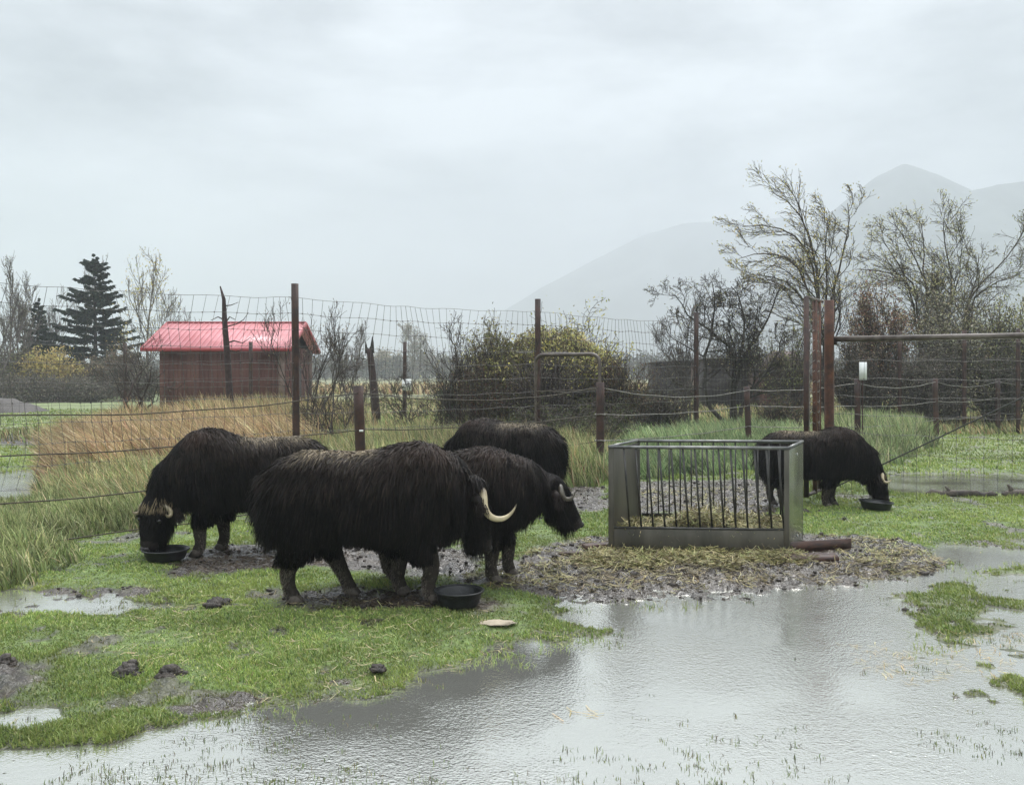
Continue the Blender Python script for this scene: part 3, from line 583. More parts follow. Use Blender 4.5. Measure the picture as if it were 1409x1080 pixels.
# round yellow-green shrub in the middle and its darker neighbours
GM='leafy shrubs behind the fence'
mid=dict(levels=((8,.15,50,.5),(7,.1,50,.55)),group=GM,twr=.007,r0=.03,name='leafy_shrub')
shrub('large round yellow green willow shrub behind the pipe arch',762,25.5,421,215,441,9000,((.50,.46,.12),(.62,.54,.17),(.36,.36,.11),(.22,.19,.08)),lsize=.085,stems=34,llow=.5,**mid)
def dome(e,px,Z,top,width,n,seed,cols,name='leaf_clumps',low=.35,lsize=.085,dep=1.5,col_low=None):
    r=rngs(seed); x0=PX(px,Z); wd=width/F*Z/2; H=CAM-(top-HY)/F*Z
    a=r.normal(size=(n*3,3)); a=norm(a); a[:,2]=np.abs(a[:,2]); rad=r.random(n*3)**.28
    bump=.86+.30*(fbm(a[:,0]*3+a[:,2]*2+9,a[:,1]*3+a[:,2]*2,3,seed)-.3)
    q=a*(rad*bump)[:,None]*np.array([wd,dep,H*.97]); hz_=q[:,2]/H
    g_=fbm(q[:,0]*2.2+q[:,1],q[:,2]*2.2-q[:,1],3,seed+1); k=(g_>.40)&(r.random(n*3)<sst(low-.25,low+.25,hz_)*.96+.04); q=q[k][:n]; g_=g_[k][:n]; m=len(q)
    c=pick(r,cols,m,None,.3)*(.55+1.0*sst(.4,.65,g_))[:,None]
    q=q+np.array([x0,Z,0]); b=MB(); b.leaves(q,lsize,r,c)
    # short twigs among the leaves
    p=q[::6]; d=norm(np.c_[r.normal(0,.5,len(p)),r.normal(0,.5,len(p)),np.ones(len(p))]); P=p[:,None]-d[:,None]*np.linspace(0,.35,3)[None,:,None]; b.tubes(P,.006,3,jit(r,(.09,.075,.055),len(p)))
    b.build(name,M['leaf'],e)
WIL=[o for o in C.objects if o.get('label','').startswith('large round yellow')][0]
dome(WIL,764,25.2,421,250,27000,470,((.40,.38,.16),(.50,.46,.21),(.32,.31,.14),(.25,.22,.12),(.22,.17,.11)),low=.30)
shrub('brown green shrub left part of the round willow',690,24.5,436,110,442,8500,((.33,.32,.13),(.22,.19,.10),(.15,.13,.085),(.40,.37,.16)),lsize=.07,stems=16,**mid)
LFT=[o for o in C.objects if o.get('label','').startswith('brown green shrub left')][0]
dome(LFT,684,24.4,440,96,5500,471,((.27,.26,.11),(.20,.17,.09),(.13,.11,.07),(.34,.32,.14)),low=.3,dep=.9)
shrub('dark purple brown shrub inside the arch',752,23.2,478,110,443,4500,((.13,.105,.085),(.17,.135,.10),(.09,.075,.06)),lsize=.05,stems=22,twig=(.07,.055,.05),**mid)
shrub('reddish brown shrub right of the arch',856,24,486,95,444,5500,((.15,.085,.055),(.11,.08,.05),(.18,.15,.07)),lsize=.055,stems=18,**mid)
shrub('low reddish shrub left of the arch',665,23,505,80,445,5000,((.14,.07,.05),(.10,.07,.045),(.12,.12,.05)),lsize=.05,stems=16,**mid)
shrub('low green undergrowth bush at the arch foot',790,21.5,545,170,446,7000,((.09,.12,.045),(.13,.13,.06),(.07,.07,.04)),lsize=.05,stems=22,**mid)
shrub('dark green low bush left of the arch',622,27,515,70,447,3200,((.07,.10,.05),(.05,.07,.04)),lsize=.06,stems=12,**mid)
# right side trees
GR='autumn trees at the right'
ptree('bare_tree','crooked dark tree in front of the small dark hut',1014,27.5,[[(1004,559),(1006,524),(1016,489),(996,465),(961,454),(938,425),(926,405)],[(1004,556),(1007,522),(1017,488),(1028,454),(1026,418),(1010,392)],[(1010,556),(1014,520),(1020,492),(1043,469),(1055,442),(1066,410),(1074,392)],[(976,563),(966,524),(981,469),(989,426),(980,388)],[(1024,550),(1050,520),(1068,490),(1080,460)]],451,((11,.3,50,.30),(8,.1,44,.55),(5,.1,44,.6),(3,.1,44,.6)),2400,.055,OLV+BRN,r0=.085,wob=.24,trop=(-.05,0,.14),group=GR,bark=(.055,.047,.038),twig=(.075,.062,.052),twr=.0062)
tree('bare_tree','grey bare tree left of the crooked dark tree','tree',948,30,405,95,452,4,30,.04,((7,.25,50,.55),(6,.2,46,.6),(5,.1,44,.6)),.22,(-.02,0,.14),leaf=500,lsize=.055,lcols=BRN,twr=.007,group=GR,bark=(.08,.07,.06),twig=(.10,.085,.075))
ptree('windswept_tree','tall windswept tree with sparse yellow leaves, branches streaming left',1130,33,[[(1128,480),(1113,407),(1101,368),(1078,348),(1048,346),(1012,356)],[(1130,470),(1127,407),(1125,368),(1119,329),(1105,294),(1086,272),(1062,262)],[(1140,480),(1148,423),(1146,391),(1154,368),(1162,337),(1168,300),(1166,280)],[(1134,460),(1140,391),(1130,350),(1140,318),(1136,292)],[(1128,460),(1124,372),(1112,332),(1085,312),(1052,304),(1024,310)],[(1128,470),(1112,420),(1090,385),(1060,372),(1030,376)]],453,((11,.3,42,.24),(8,.15,38,.55),(4,.1,34,.6)),3300,.09,YEL+((.5,.47,.2),(.4,.38,.16)),r0=.085,wob=.13,trop=(-.33,0,.10),group=GR,llow=.5,twr=.0085)
ptree('windswept_tree','broad many stemmed tree with pale leaves behind the gate pipe',1272,35,[[(1283,458),(1279,408),(1266,369),(1250,332),(1231,306)],[(1266,440),(1264,385),(1242,376),(1216,372),(1194,369),(1180,371)],[(1305,440),(1312,400),(1309,372),(1299,341),(1298,311),(1300,296)],[(1280,450),(1274,382),(1277,345),(1272,308)],[(1264,450),(1250,400),(1230,352),(1212,330)],[(1300,450),(1320,395),(1335,350),(1330,318)]],454,((12,.35,42,.27),(8,.15,40,.55),(4,.1,38,.6)),4300,.09,((.46,.44,.22),(.36,.36,.16),(.6,.54,.3)),r0=.08,wob=.15,trop=(-.16,0,.12),group=GR,llow=.5,twr=.0085)
ptree('bare_tree','leaning bare tree reaching right at the photo edge',1322,34,[[(1325,440),(1330,400),(1353,389),(1372,361),(1392,334),(1395,318)],[(1326,440),(1340,402),(1366,390),(1388,385),(1404,371)],[(1324,450),(1338,400),(1346,370),(1350,345)]],455,((11,.35,44,.26),(7,.15,40,.55),(4,.1,36,.6)),1100,.08,((.33,.32,.13),(.25,.25,.10)),r0=.07,wob=.15,trop=(.02,0,.12),group=GR,llow=.4,twr=.0085)
tree('bare_tree','short olive leaved tree just left of the tall wire leaf gate','tree',1080,30,405,110,456,5,28,.04,((7,.2,42,.55),(6,.15,40,.6)),.16,(-.1,0,.2),leaf=2300,lsize=.07,lcols=((.2,.22,.08),(.27,.27,.11),(.13,.13,.06)),twr=.007,group=GR,bark=(.075,.062,.05),twig=(.09,.075,.06))
GD='dense brown shrubs behind the gate'
dn=dict(levels=((8,.12,50,.5),(7,.1,50,.55)),group=GD,twr=.008,r0=.035,name='leafy_shrub',stems=24,lsize=.095)
shrub('rusty brown leaved dense shrub behind the left end of the gate',1212,32,384,110,461,11500,((.25,.13,.085),(.17,.10,.07),(.42,.34,.2),(.12,.095,.07)),**dn)
shrub('olive and grey dense shrub behind the middle of the gate',1305,31.5,398,120,462,12500,((.24,.22,.12),(.15,.135,.09),(.45,.42,.28),(.11,.10,.075)),**dn)
shrub('green yellow dense shrub at the right photo edge',1392,31,408,110,463,10500,((.32,.33,.13),(.19,.19,.09),(.12,.11,.075),(.45,.42,.2)),**dn)
dn2=dict(dn); dn2.update(lsize=.06,levels=((9,.08,50,.5),(8,.1,50,.55)))
shrub('low dark thicket behind the white panel on the post',1185,30,465,110,464,8500,LD+((.15,.10,.06),),**dn2)
shrub('low dark thicket behind the middle gate posts',1275,29.6,470,130,465,10000,LD,**dn2)
shrub('low dark thicket behind the right gate posts',1370,29.8,468,130,466,10000,LD+((.1,.12,.05),),**dn2)
shrub('reddish shrub against the far hut left of the wire leaf',1085,33,478,70,467,4200,((.15,.09,.06),(.11,.075,.05),(.2,.16,.09)),**dn2)
shrub('tan undergrowth below the crooked tree',1072,26,545,100,468,4500,((.2,.15,.08),(.14,.10,.06),(.1,.12,.05)),**dn2)
shrub('grey brown undergrowth left of the crooked tree',905,26,528,110,469,4200,((.10,.085,.06),(.14,.11,.07),(.09,.1,.05)),**dn2)
0 and shrub('brown bush half hiding the far dark hut',930,38,486,90,470,4500,((.09,.075,.06),(.13,.1,.07)),**dn2)
# far distance
tree('poplar_tree','tall pale feathery poplar far away in the middle','tree',571,190,445,44,481,1,.5,.22,((16,.08,32,.42),(9,.1,30,.5),(5,.1,30,.5)),.022,(0,0,.8),leaf=1500,lsize=.35,lcols=((.3,.28,.22),(.36,.33,.25)),lspread=.4,twr=.045,bark=(.2,.18,.16),twig=(.3,.27,.23))
tree('round_tree','faint yellowish round tree left of the far poplar','tree',532,230,483,46,482,5,14,.15,((8,.1,32,.5),(6,.1,30,.5)),.06,(0,0,.5),leaf=3000,lsize=.6,lcols=((.3,.26,.16),(.25,.22,.15)),lspread=.6,twr=.05,bark=(.2,.18,.16),twig=(.26,.23,.19),group='faint trees in the far distance')
tree('round_tree','faint grey round tree right of the far poplar','tree',606,230,488,42,483,5,14,.15,((8,.1,32,.5),(6,.1,30,.5)),.06,(0,0,.5),leaf=2500,lsize=.6,lcols=((.24,.23,.18),(.2,.19,.15)),lspread=.6,twr=.05,bark=(.2,.18,.16),twig=(.26,.23,.19),group='faint trees in the far distance')
r=rngs(490); b=MB()
xx=r.uniform(-110,170,1500); yy=r.uniform(205,300,1500)
hh=(3.2+4.2*fbm(xx*.05,yy*.05,3,7))*r.uniform(.7,1.1,1500)
n=42; px_=np.repeat(xx,n)+r.normal(0,1.6,1500*n); pz=np.repeat(hh,n)*r.random(1500*n)**.7; py_=np.repeat(yy,n)+r.normal(0,1.5,1500*n)
b.leaves(np.stack([px_,py_,pz],-1),.9,r,pick(r,[(.07,.08,.06),(.10,.09,.07),(.055,.06,.05),(.13,.12,.09)],1500*n))
xx=np.repeat(xx,2); P=np.stack([np.stack([xx,np.repeat(yy,2),xx*0-.1],-1),np.stack([xx+r.normal(0,.5,len(xx)),np.repeat(yy,2),np.repeat(hh,2)],-1)],1)
b.tubes(P,.06,3,jit(r,(.08,.07,.06),len(xx)))
tag(b.build('distant_woods',M['leaf']),'low grey band of woods on the horizon','woods',kind='stuff')
# mountains
def ridge(name,label,pts,Z,seed,depth=330,amp=7):
    r=rngs(seed); p=np.array(pts,float); x=np.linspace(PX(p[0,0],Z),PX(p[-1,0],Z),260)
    hz=np.interp(x,PX(p[:,0],Z),CAM-(p[:,1]-HY)/F*Z); k=np.ones(3)/3; hz=np.convolve(np.pad(hz,1,mode='edge'),k,'valid')
    hz=hz+(fbm(x*.02,x*0,4,seed)-.5)*amp
    t=np.concatenate([np.linspace(-1,0,34),np.linspace(0,1,20)[1:]]); T,XX=np.meshgrid(t,x,indexing='ij')
    HZ=hz[None]*(1-np.abs(T)**1.15)+(fbm(XX*.012,T*5,5,seed+3)-.5)*70*np.abs(T)*(1-np.abs(T))*2; HZ=np.where(np.abs(T)>.99,-2,HZ)
    V=np.stack([XX,Z+T*depth,HZ],-1); ny_,nx_=T.shape; idx=np.arange(T.size).reshape(T.shape)
    q=np.stack([idx[:-1,:-1],idx[:-1,1:],idx[1:,1:],idx[1:,:-1]],-1).reshape(-1,4)
    b=MB(); b.add(V,q); tag(b.build(name,M['rock'],smooth=True),label,'mountain',kind='structure')
ridge('mountain','long faint slope rising from the middle to the tall tree',[(560,512),(620,480),(690,430),(740,400),(800,366),(850,341),(890,322),(940,308),(1010,302),(1080,300),(1180,318),(1300,370),(1420,430),(1500,512)],1850,501)
ridge('mountain','pointed faint peak at the upper right',[(900,512),(1040,400),(1110,320),(1168,270),(1205,242),(1243,225),(1290,240),(1330,260),(1400,300),(1550,400),(1700,512)],1180,502)
ridge('mountain','broad shoulder ridge at the right photo edge',[(1100,512),(1180,360),(1230,310),(1262,288),(1320,264),(1370,254),(1420,248),(1550,240),(1750,300),(2000,512)],1130,503)
# ------------------------------------------------------------------ fences
def gz(x,y): return float(land(np.array([float(x)]),np.array([float(y)]))[0])
def mesh_panel(A,B,z0,z1,parent,name='wire_mesh',dx=.16,nz=11,sag=.06,lean=.0,rad=.0038,seed=0,m='wire',zA=None,knots=True):
    """woven wire between two posts, A and B are x,y; heights above the ground"""
    r=rngs(seed); A=np.array(A,float); B=np.array(B,float); L_=np.linalg.norm(B-A); n=max(2,int(L_/dx)); d=(B-A)/L_; pr=np.array([-d[1],d[0]])
    b=MB(); u=(np.arange(n)+.5)/n; K=7; t=np.linspace(0,1,K)
    ph=r.uniform(0,6,3)
    def pt(u,t): # grid -> point
        s=np.sin(np.pi*u)*sag; z=z0+(z1-z0)*t-s*(.3+.7*t)+.012*np.sin(u*31+ph[0]+t*9)
        uu=u+(lean*(t-.5)*np.sin(t*5+u*11+ph[1]))/L_; off=.03*np.sin(u*7+ph[2])*np.sin(t*3.1)
        return np.stack([A[0]+d[0]*uu*L_+pr[0]*off,A[1]+d[1]*uu*L_+pr[1]*off,z],-1)
    U,T=np.meshgrid(u,t,indexing='ij'); b.tubes(pt(U,T),rad*r.uniform(.8,1.15,(n,1)),3)
    hz=np.linspace(0,1,nz); hz=hz if nz<4 else hz**.93
    uu=np.linspace(0,1,25); U,T=np.meshgrid(hz,uu,indexing='ij'); b.tubes(pt(T,U),rad*1.05,3)
    if knots:
        U,T=np.meshgrid(u,hz[1:-1],indexing='ij'); c=pt(U,T).reshape(-1,3); c=c[(r.random(len(c))<.9)]
        P=c[:,None]+np.array([[0,0,-.011],[0,0,.011]])[None]; b.tubes(P,rad*2.1,4)
    return b.build(name,M[m],parent)
def post(x,y,z1,rad,parent,m='rust',name='post',z0=None,lean=(0,0),n=10):
    z0=gz(x,y)-.12 if z0 is None else z0; b=MB(); t=np.linspace(0,1,6)[:,None]
    P=np.array([x,y,z0])+t*np.array([lean[0],lean[1],z1-z0]); b.tubes(P,rad,n,cap=True); return b.build(name,M[m],parent)
# tall wire fence from the left edge past the right edge
TP=[(-8.3,13.1),(PX(408,16.9),16.9),(PX(740,20.7),20.7),(PX(958,25.2),25.2),(PX(1112,29.5),29.5)]
TZ=[3.2,3.38,3.4,3.39,3.3]
e=thing('wire_fence','tall woven wire fence on rusty pipe posts behind the oxen','fence',(TP[1][0],TP[1][1],0))
for i,(p,z) in enumerate(zip(TP,TZ)): post(p[0],p[1],z,.065,e,'rustd',lean=(-.03,0) if i==1 else (0,0))
for i in range(4): mesh_panel(TP[i],TP[i+1],.06,3.13 if i<3 else 3.05,e,seed=600+i,lean=.35,rad=.0040 if i<2 else .0045)
# second tall fence, right background
TP2=[(PX(1238,29),29),(PX(1327,28.2),28.2),(PX(1401,27.4),27.4),(PX(1490,26.5),26.5)]
e=thing('wire_fence','tall post and wire fence behind the long gate at the right','fence',(TP2[1][0],TP2[1][1],0))
for p in TP2: post(p[0],p[1],3.05,.06,e,'rustd')
for i in range(3): mesh_panel(TP2[i],TP2[i+1],.1,2.9,e,seed=620+i,dx=.3,nz=9,rad=.004,knots=False)
# far fence
FX=[-120,172,345,557,765]
e=thing('wire_fence','far tall fence with thin posts in front of the red roofed shed','fence',(PX(345,37),37,0))
for i,px in enumerate(FX): post(PX(px,37+i*.2),37+i*.2,3.0 if px!=172 else 2.95,.075,e,'rustd')
for i in range(len(FX)-1): mesh_panel((PX(FX[i],37+i*.2),37+i*.2),(PX(FX[i+1],37.2+i*.2),37.2+i*.2),.1,2.6,e,seed=640+i,dx=.6,nz=8,rad=.006,knots=False)
def stick(pts,label,name='dead_snag',cat='dead tree',branches=(),m=(.045,.035,.028),rads=None):
    pts=np.array(pts,float); e=thing(name,label,cat,tuple(pts[0])); b=MB(); b.tubes(pts,rads,8,jit(rngs(1),m,1),cap=True); b.build('trunk',M['bark'],e,smooth=True)
    b=MB()
    for q,rd in branches:
        q=np.array(q,float); b.tubes(q,np.linspace(rd,rd*.3,len(q)),4,jit(rngs(2),m,1))
    if branches: b.build('branch',M['bark'],e)
    return e
Z=30; w=lambda x,y:W(x,y,Z)
stick([w(320,600),w(316,540),w(312,480),w(309,440),w(308,412),w(303,394)],'dark dead snag with stubby branches sticking up over the red roof',rads=[.12,.11,.10,.085,.06,.02],
 branches=[((w(312,472),w(322,469),w(334,472),w(345,464)),.03),((w(309,446),w(316,436),w(324,440)),.03),((w(308,440),w(300,436),w(290,441)),.025),((w(310,450),w(325,446),w(335,440),(w(342,430))),.022),((w(309,421),w(318,420),w(328,416)),.022),((w(314,482),w(325,484),w(335,480)),.02)])
Z=33
e=stick([w(519,585),w(516,556),w(513,520),w(510,492),w(508,480)],'jagged broken dead stump standing right of the shed','dead_stump',rads=[.17,.15,.13,.115,.11],branches=[((w(503,494),w(495,493),w(487,495)),.02)])
b=MB(); 
for (x0,x1,y1) in((504,503,469),(507,505.5,478),(511,512,464),(513,512.5,462),(509,510,476)):
    b.tubes([W(x0,486,Z),W((x0+x1)/2,(482+y1)/2,Z),W(x1,y1,Z)],[.055,.04,.006],5,jit(rngs(3),(.045,.036,.03),1))
b.build('splinter',M['bark'],e)
# low fence of short posts and strands
LP=[(PX(-260,8.0),8.0,1.60),(PX(499,12.5),12.5,1.62),(PX(826,17),17,1.62),(PX(1031,21.5),21.5,1.47),(PX(1180,21.3),21.3,1.64),(PX(1289,24.6),24.6,1.64),(PX(1373,28.3),28.3,1.6),(PX(1500,31),31,1.6)]
e=thing('strand_fence','low fence of short rusty posts strung with four dark strands','fence',(LP[2][0],LP[2][1],0))
for i,(x,y,z) in enumerate(LP): post(x,y,z,.068 if i!=2 else .075,e,'rustd',lean=(-.06,0) if i in(1,3) else ((-.05,0) if i==5 else (0,0)))
HS=[1.53,1.04,.57,.14]
for i in range(len(LP)-1):
    b=MB(); a=LP[i]; c=LP[i+1]; u=np.linspace(0,1,21); L_=math.hypot(c[0]-a[0],c[1]-a[1])
    for k,h in enumerate(HS):
        if i>=3 and k==3: continue
        ha=h*(a[2]/1.62) if k==0 else h; hc=h*(c[2]/1.62) if k==0 else h
        sg=(.028*L_,.012*L_,.01*L_,.006*L_)[k]
        b.tubes(np.stack([a[0]+(c[0]-a[0])*u-.06,a[1]+(c[1]-a[1])*u-.07,ha+(hc-ha)*u-sg*4*u*(1-u)+.006*np.sin(u*23+k)],-1),.0075 if i<2 else .0085,5)
    b.build('strand',M['rope'] if i<1 else M['wirel'] if i>1 else M['rope'],e)
b=MB(); x,y,z=LP[1]; b.tubes([[x-.03,y-.085,1.03],[x+.02,y-.09,1.03]],.014,6,cap=True); b.build('insulator',M['white'],e)
b=MB(); x,y,z=LP[2]; 
for h in(1.04,.57): b=MB(); b.tubes([[x+math.cos(a)*.088,y+math.sin(a)*.088,h+.008*math.sin(3*a)] for a in np.linspace(0,6.28,13)],.012,5); b.build('wire_wrap',M['wirel'],e)
# pipe arch
def arc(p,q,rr,Z0,Z1,yt,foot0,foot1):
    pts=[W(p,foot0,Z0)]; n=6
    zt=W(p,yt,Z0)[2]; x0=PX(p,Z0); x1=PX(q,Z1)
    for t in np.linspace(0,np.pi/2,n): u=rr*(1-math.cos(t)); pts.append([x0+u,Z0+(Z1-Z0)*u/(x1-x0),zt-rr*(1-math.sin(t))])
    for t in np.linspace(0,np.pi/2,n): u=x1-x0-rr*(1-math.sin(t)); pts.append([x0+u,Z0+(Z1-Z0)*u/(x1-x0),zt-rr*(1-math.cos(t))])
    pts.append([x1,Z1,0.0]); pts[0]=[x0,Z0,0.0]; return pts
e=thing('pipe_arch','rusty bent pipe arch joining the tall post and the short post behind the oxen','pipe arch',(PX(737,18.2),18.2,0))
pts=np.array(arc(737,825,.15,18.2,17.3,488.5,0,0)); b=MB(); b.tubes(pts,.036,8); b.build('bent_pipe',M['rustg'],e,smooth=True)
b=MB(); b.tubes([pts[1]-np.array([0,0,.55]),pts[-2]-np.array([0,0,.5])],.010,5); b.build('cross_bar',M['rope'],e); b=MB(); b.tubes([[pts[0][0]-.02,18.15,.75],[pts[0][0]+.12,18.15,.72]],.03,6,cap=True); b.build('latch',M['rope'],e)
e=thing('pipe_arch','pale grey pipe rail half hidden in the round willow shrub','pipe arch',(PX(697,24.6),24.6,0))
pts=np.array(arc(697,790,.25,24.6,24.2,485.5,0,0)); b=MB(); b.tubes(pts,.024,6); b.build('bent_pipe',M['wirel'],e,smooth=True)
# ------------------------------------------------------------------ gates at the right
gx,gy=PX(1141,13.95),13.95
e=thing('gate_post','thickest rusty gate post where the long gate pipe ends','post',(gx,gy,0)); post(gx,gy,2.86,.070,e,'rust','pipe'); 
b=MB()
for z in(.35,2.25): b=MB(); b.box((gx+.075,gy-.01,z),(.05,.05,.1)); b.build('hinge',M['rustd'],e)
# swung open tall leaf
lx,ly=PX(1109.5,13.15),13.15; A=np.array([lx,ly]); B=np.array([gx-.11,gy-.02]); d=(B-A)
e=thing('wire_gate','narrow tall wire gate leaf swung open, left of the thick gate post','gate',(lx,ly,0))
z1=2.84
for u,rd,nm in((0,.038,'upright'),(.52,.034,'upright'),(.80,.028,'upright')):
    p=A+d*u; b=MB(); b.tubes([[p[0],p[1],.06],[p[0],p[1],z1]],rd,8,cap=True); b.build(nm,M['rust' if u else 'rustd'],e)
for z,nm in((z1,'top_rail'),(.08,'bottom_rail')):
    b=MB(); b.tubes([[A[0],A[1],z],[B[0],B[1],z]],.025,8,cap=True); b.build(nm,M['rustg'],e)
mesh_panel(A,A+d*.80,.1,z1-.03,e,seed=700,dx=.16,nz=19,rad=.0045,sag=0,m='wirel')
# long closed gate
rx,ry=PX(1575,11.9),11.9; A=np.array([gx+.07,gy]); B=np.array([rx,ry])
e=thing('pipe_gate','long wire gate with a heavy brown top pipe and a diagonal brace at the right','gate',(gx+.08,gy,0))
b=MB(); b.tubes([[A[0],A[1],2.285],[B[0],B[1],2.285]],.042,12,cap=True); b.build('top_pipe',M['rustg'],e,smooth=True)
b=MB(); b.tubes([[B[0],B[1],.03],[B[0],B[1],2.3]],.04,8,cap=True); b.build('end_pipe',M['rustg'],e)
b=MB(); b.tubes([[A[0],A[1]-.02,.10],[B[0],B[1]-.02,2.22]],.011,6); b.build('brace_cable',M['bar'],e)
mesh_panel(A,B,.02,2.24,e,seed=710,dx=.172,nz=9,rad=.0032,sag=.03,lean=.03)
# signs
def sign(c,w,h,label,ink=0,m='white',t=.012):
    e=thing('sign',label,'sign',(c[0],c[1],c[2]-h/2)); b=MB(); b.box(c,(w,t,h)); b.build('panel',M[m],e)
    if ink:
        b=MB(); y=c[1]-t/2-.003
        for (u0,v0,u1,v1,rd) in((-.25,.3,.15,.12,.03),(.1,.3,.32,.05,.03),(-.1,.1,.2,-.15,.035),(.05,-.1,-.22,-.3,.03),(.2,-.12,.3,-.3,.025)):
            b.tubes([[c[0]+u0*w,y,c[2]+v0*h],[c[0]+u1*w,y,c[2]+v1*h]],rd*w,4)
        b.build('printed_mark',M['ink'],e)
sign(W(559.5,529.5,37.4),.37,.46,'small white sign with dark marks on the far fence post',1)
x,y,z=LP[4]; sign((x+.09,y-.09,W(0,510.5,21.2)[2]),.17,.40,'narrow blank white panel above a short post behind the gate')
e=thing('sign_stake','slim stake carrying the narrow white panel','stake',(x+.09,y-.05,0)); post(x+.09,y-.055,1.9,.015,e,'rustd','stake',n=6)
sign(W(1055,519,52),.22,.2,'tiny white sign in the far marsh between the two huts')
e=thing('sign_stake','slim stake carrying the tiny far sign','stake',(PX(1055,52.05),52.05,0)); post(PX(1055,52.05),52.05,1.6,.02,e,'rustd','stake',n=6)

# ------------------------------------------------------------------ shed with the red roof
Zf,Zr,Zb=39.4,42.35,45.3
e=thing('shed','low brown shed with a bright red metal roof','shed',(PX(300,42),42,0))
ez=W(0,480.5,Zf)[2]; rz=W(0,446,Zr)[2]; xl=PX(194,Zf); xr_=PX(400,Zf)
wl=xl+.62; wr=xr_-.40; wf=Zf+.42; wb=Zb-.42; hw=ez+.05
def roof_z(y): return ez+(rz-ez)*(1-abs(y-Zr)/(Zr-Zf))
b=MB(); b.hexa([[wl,wf,-.1],[wr,wf,-.1],[wr,wb,-.1],[wl,wb,-.1],[wl,wf,roof_z(wf)-.05],[wr,wf,roof_z(wf)-.05],[wr,wb,roof_z(wb)-.05],[wl,wb,roof_z(wb)-.05]])
for xx in(wl+.02,wr-.02):
    for s in(-1,1): b.add([[xx,wf+.01,roof_z(wf)-.05],[xx,wb-.01,roof_z(wb)-.05],[xx,Zr,rz-.06]],[0,1,2])
for k in range(1,28): b.box((wl+(wr-wl)*k/28,wf-.008,1.35),(.03,.02,2.75))
for k in range(1,16): b.box((wr+.008,wf+(wb-wf)*k/16,1.35),(.02,.03,2.75))
b.build('wall',M['wallbr'],e)
b=MB()
for s,ya in((-1,Zf),(1,Zb)):
    p=[[xl,ya,ez],[xr_,ya,ez],[xr_,Zr,rz],[xl,Zr,rz]]; up=[[a,c,z+.05] for a,c,z in p]
    b.hexa(p+up if s<0 else [p[1],p[0],p[3],p[2],up[1],up[0],up[3],up[2]])
b.build('roof',M['roofred'],e)
b=MB(); n=26
for k in range(n+1):
    x=xl+.03+(xr_-xl-.06)*k/n
    for ya in(Zf,Zb): b.tubes([[x,ya-.002,ez+.065],[x,Zr,rz+.065]],.022,4)
b.build('standing_seam',M['roofred'],e)
b=MB(); b.box(((xl+xr_)/2,Zf-.03,ez-.02),(xr_-xl+.02,.05,.14)); b.box(((xl+xr_)/2,Zb+.03,ez-.02),(xr_-xl+.02,.05,.14)); b.tubes([[xl,Zr,rz+.07],[xr_,Zr,rz+.07]],.05,6,cap=True)
for xx in(xl-.02,xr_+.02):
    for ya in(Zf,Zb): b.hexa([[xx-.02,ya,ez-.10],[xx+.02,ya,ez-.10],[xx+.02,Zr,rz-.10],[xx-.02,Zr,rz-.10],[xx-.02,ya,ez+.08],[xx+.02,ya,ez+.08],[xx+.02,Zr,rz+.08],[xx-.02,Zr,rz+.08]])
b.build('fascia',M['trimred'],e)
for (x,y) in((wr+.01,wf-.02),(wr+.01,wb)): b=MB(); b.box((x-.09 if y<Zr else x,y-.01,1.4),(.24,.06,2.86)); b.build('corner_board',M['walltr'],e)
b=MB(); b.box((wr-.42,wf-.03,1.4),(.10,.05,2.86)); b.build('trim_board',M['wallbr'],e)
b=MB(); b.box((wr+.03,(wf+wb)/2,1.05),(.04,1.3,2.1)); b.build('door',M['darkw'],e)
# far dark huts
def hut(px0,px1,Z,y0,y1,label,name='hut',slope=0,dep=3,side=1):
    a=W(px0,y0,Z); c=W(px1,y1,Z); e=thing(name,label,'hut',((a[0]+c[0])/2,Z+dep/2,0))
    b=MB(); b.hexa([[a[0],Z,-.1],[c[0],Z,-.1],[c[0],Z+dep,-.1],[a[0],Z+dep,-.1],[a[0],Z,a[2]-slope],[c[0],Z,a[2]],[c[0],Z+dep,a[2]-.1],[a[0],Z+dep,a[2]-.1-slope]])
    for k in range(1,12): b.box((a[0]+(c[0]-a[0])*k/12,Z-.01,(a[2]-slope)/2),(.04,.03,a[2]-slope-.1))
    b.build('wall',M['darkw'],e)
    b=MB(); b.hexa([[a[0]-.2,Z-.25,a[2]-slope+.02],[c[0]+.2,Z-.25,a[2]+.03],[c[0]+.2,Z+dep+.2,a[2]-.05],[a[0]-.2,Z+dep+.2,a[2]-.05-slope],[a[0]-.2,Z-.25,a[2]-slope+.10],[c[0]+.2,Z-.25,a[2]+.11],[c[0]+.2,Z+dep+.2,a[2]+.03],[a[0]-.2,Z+dep+.2,a[2]+.03-slope]]); b.build('roof',M['darkw'],e)
    b=MB(); b.box((c[0]+.05,Z-.02,a[2]/2),(.22,.06,a[2])); b.build('corner_board',M['walltr'],e)
    return e
hut(972,1031,46,493,545,'small dark flat roofed hut behind the crooked tree',slope=.12)
hut(902,952,58,498,540,'low dark hut mostly hidden by shrubs left of the flat roofed one',slope=.1)
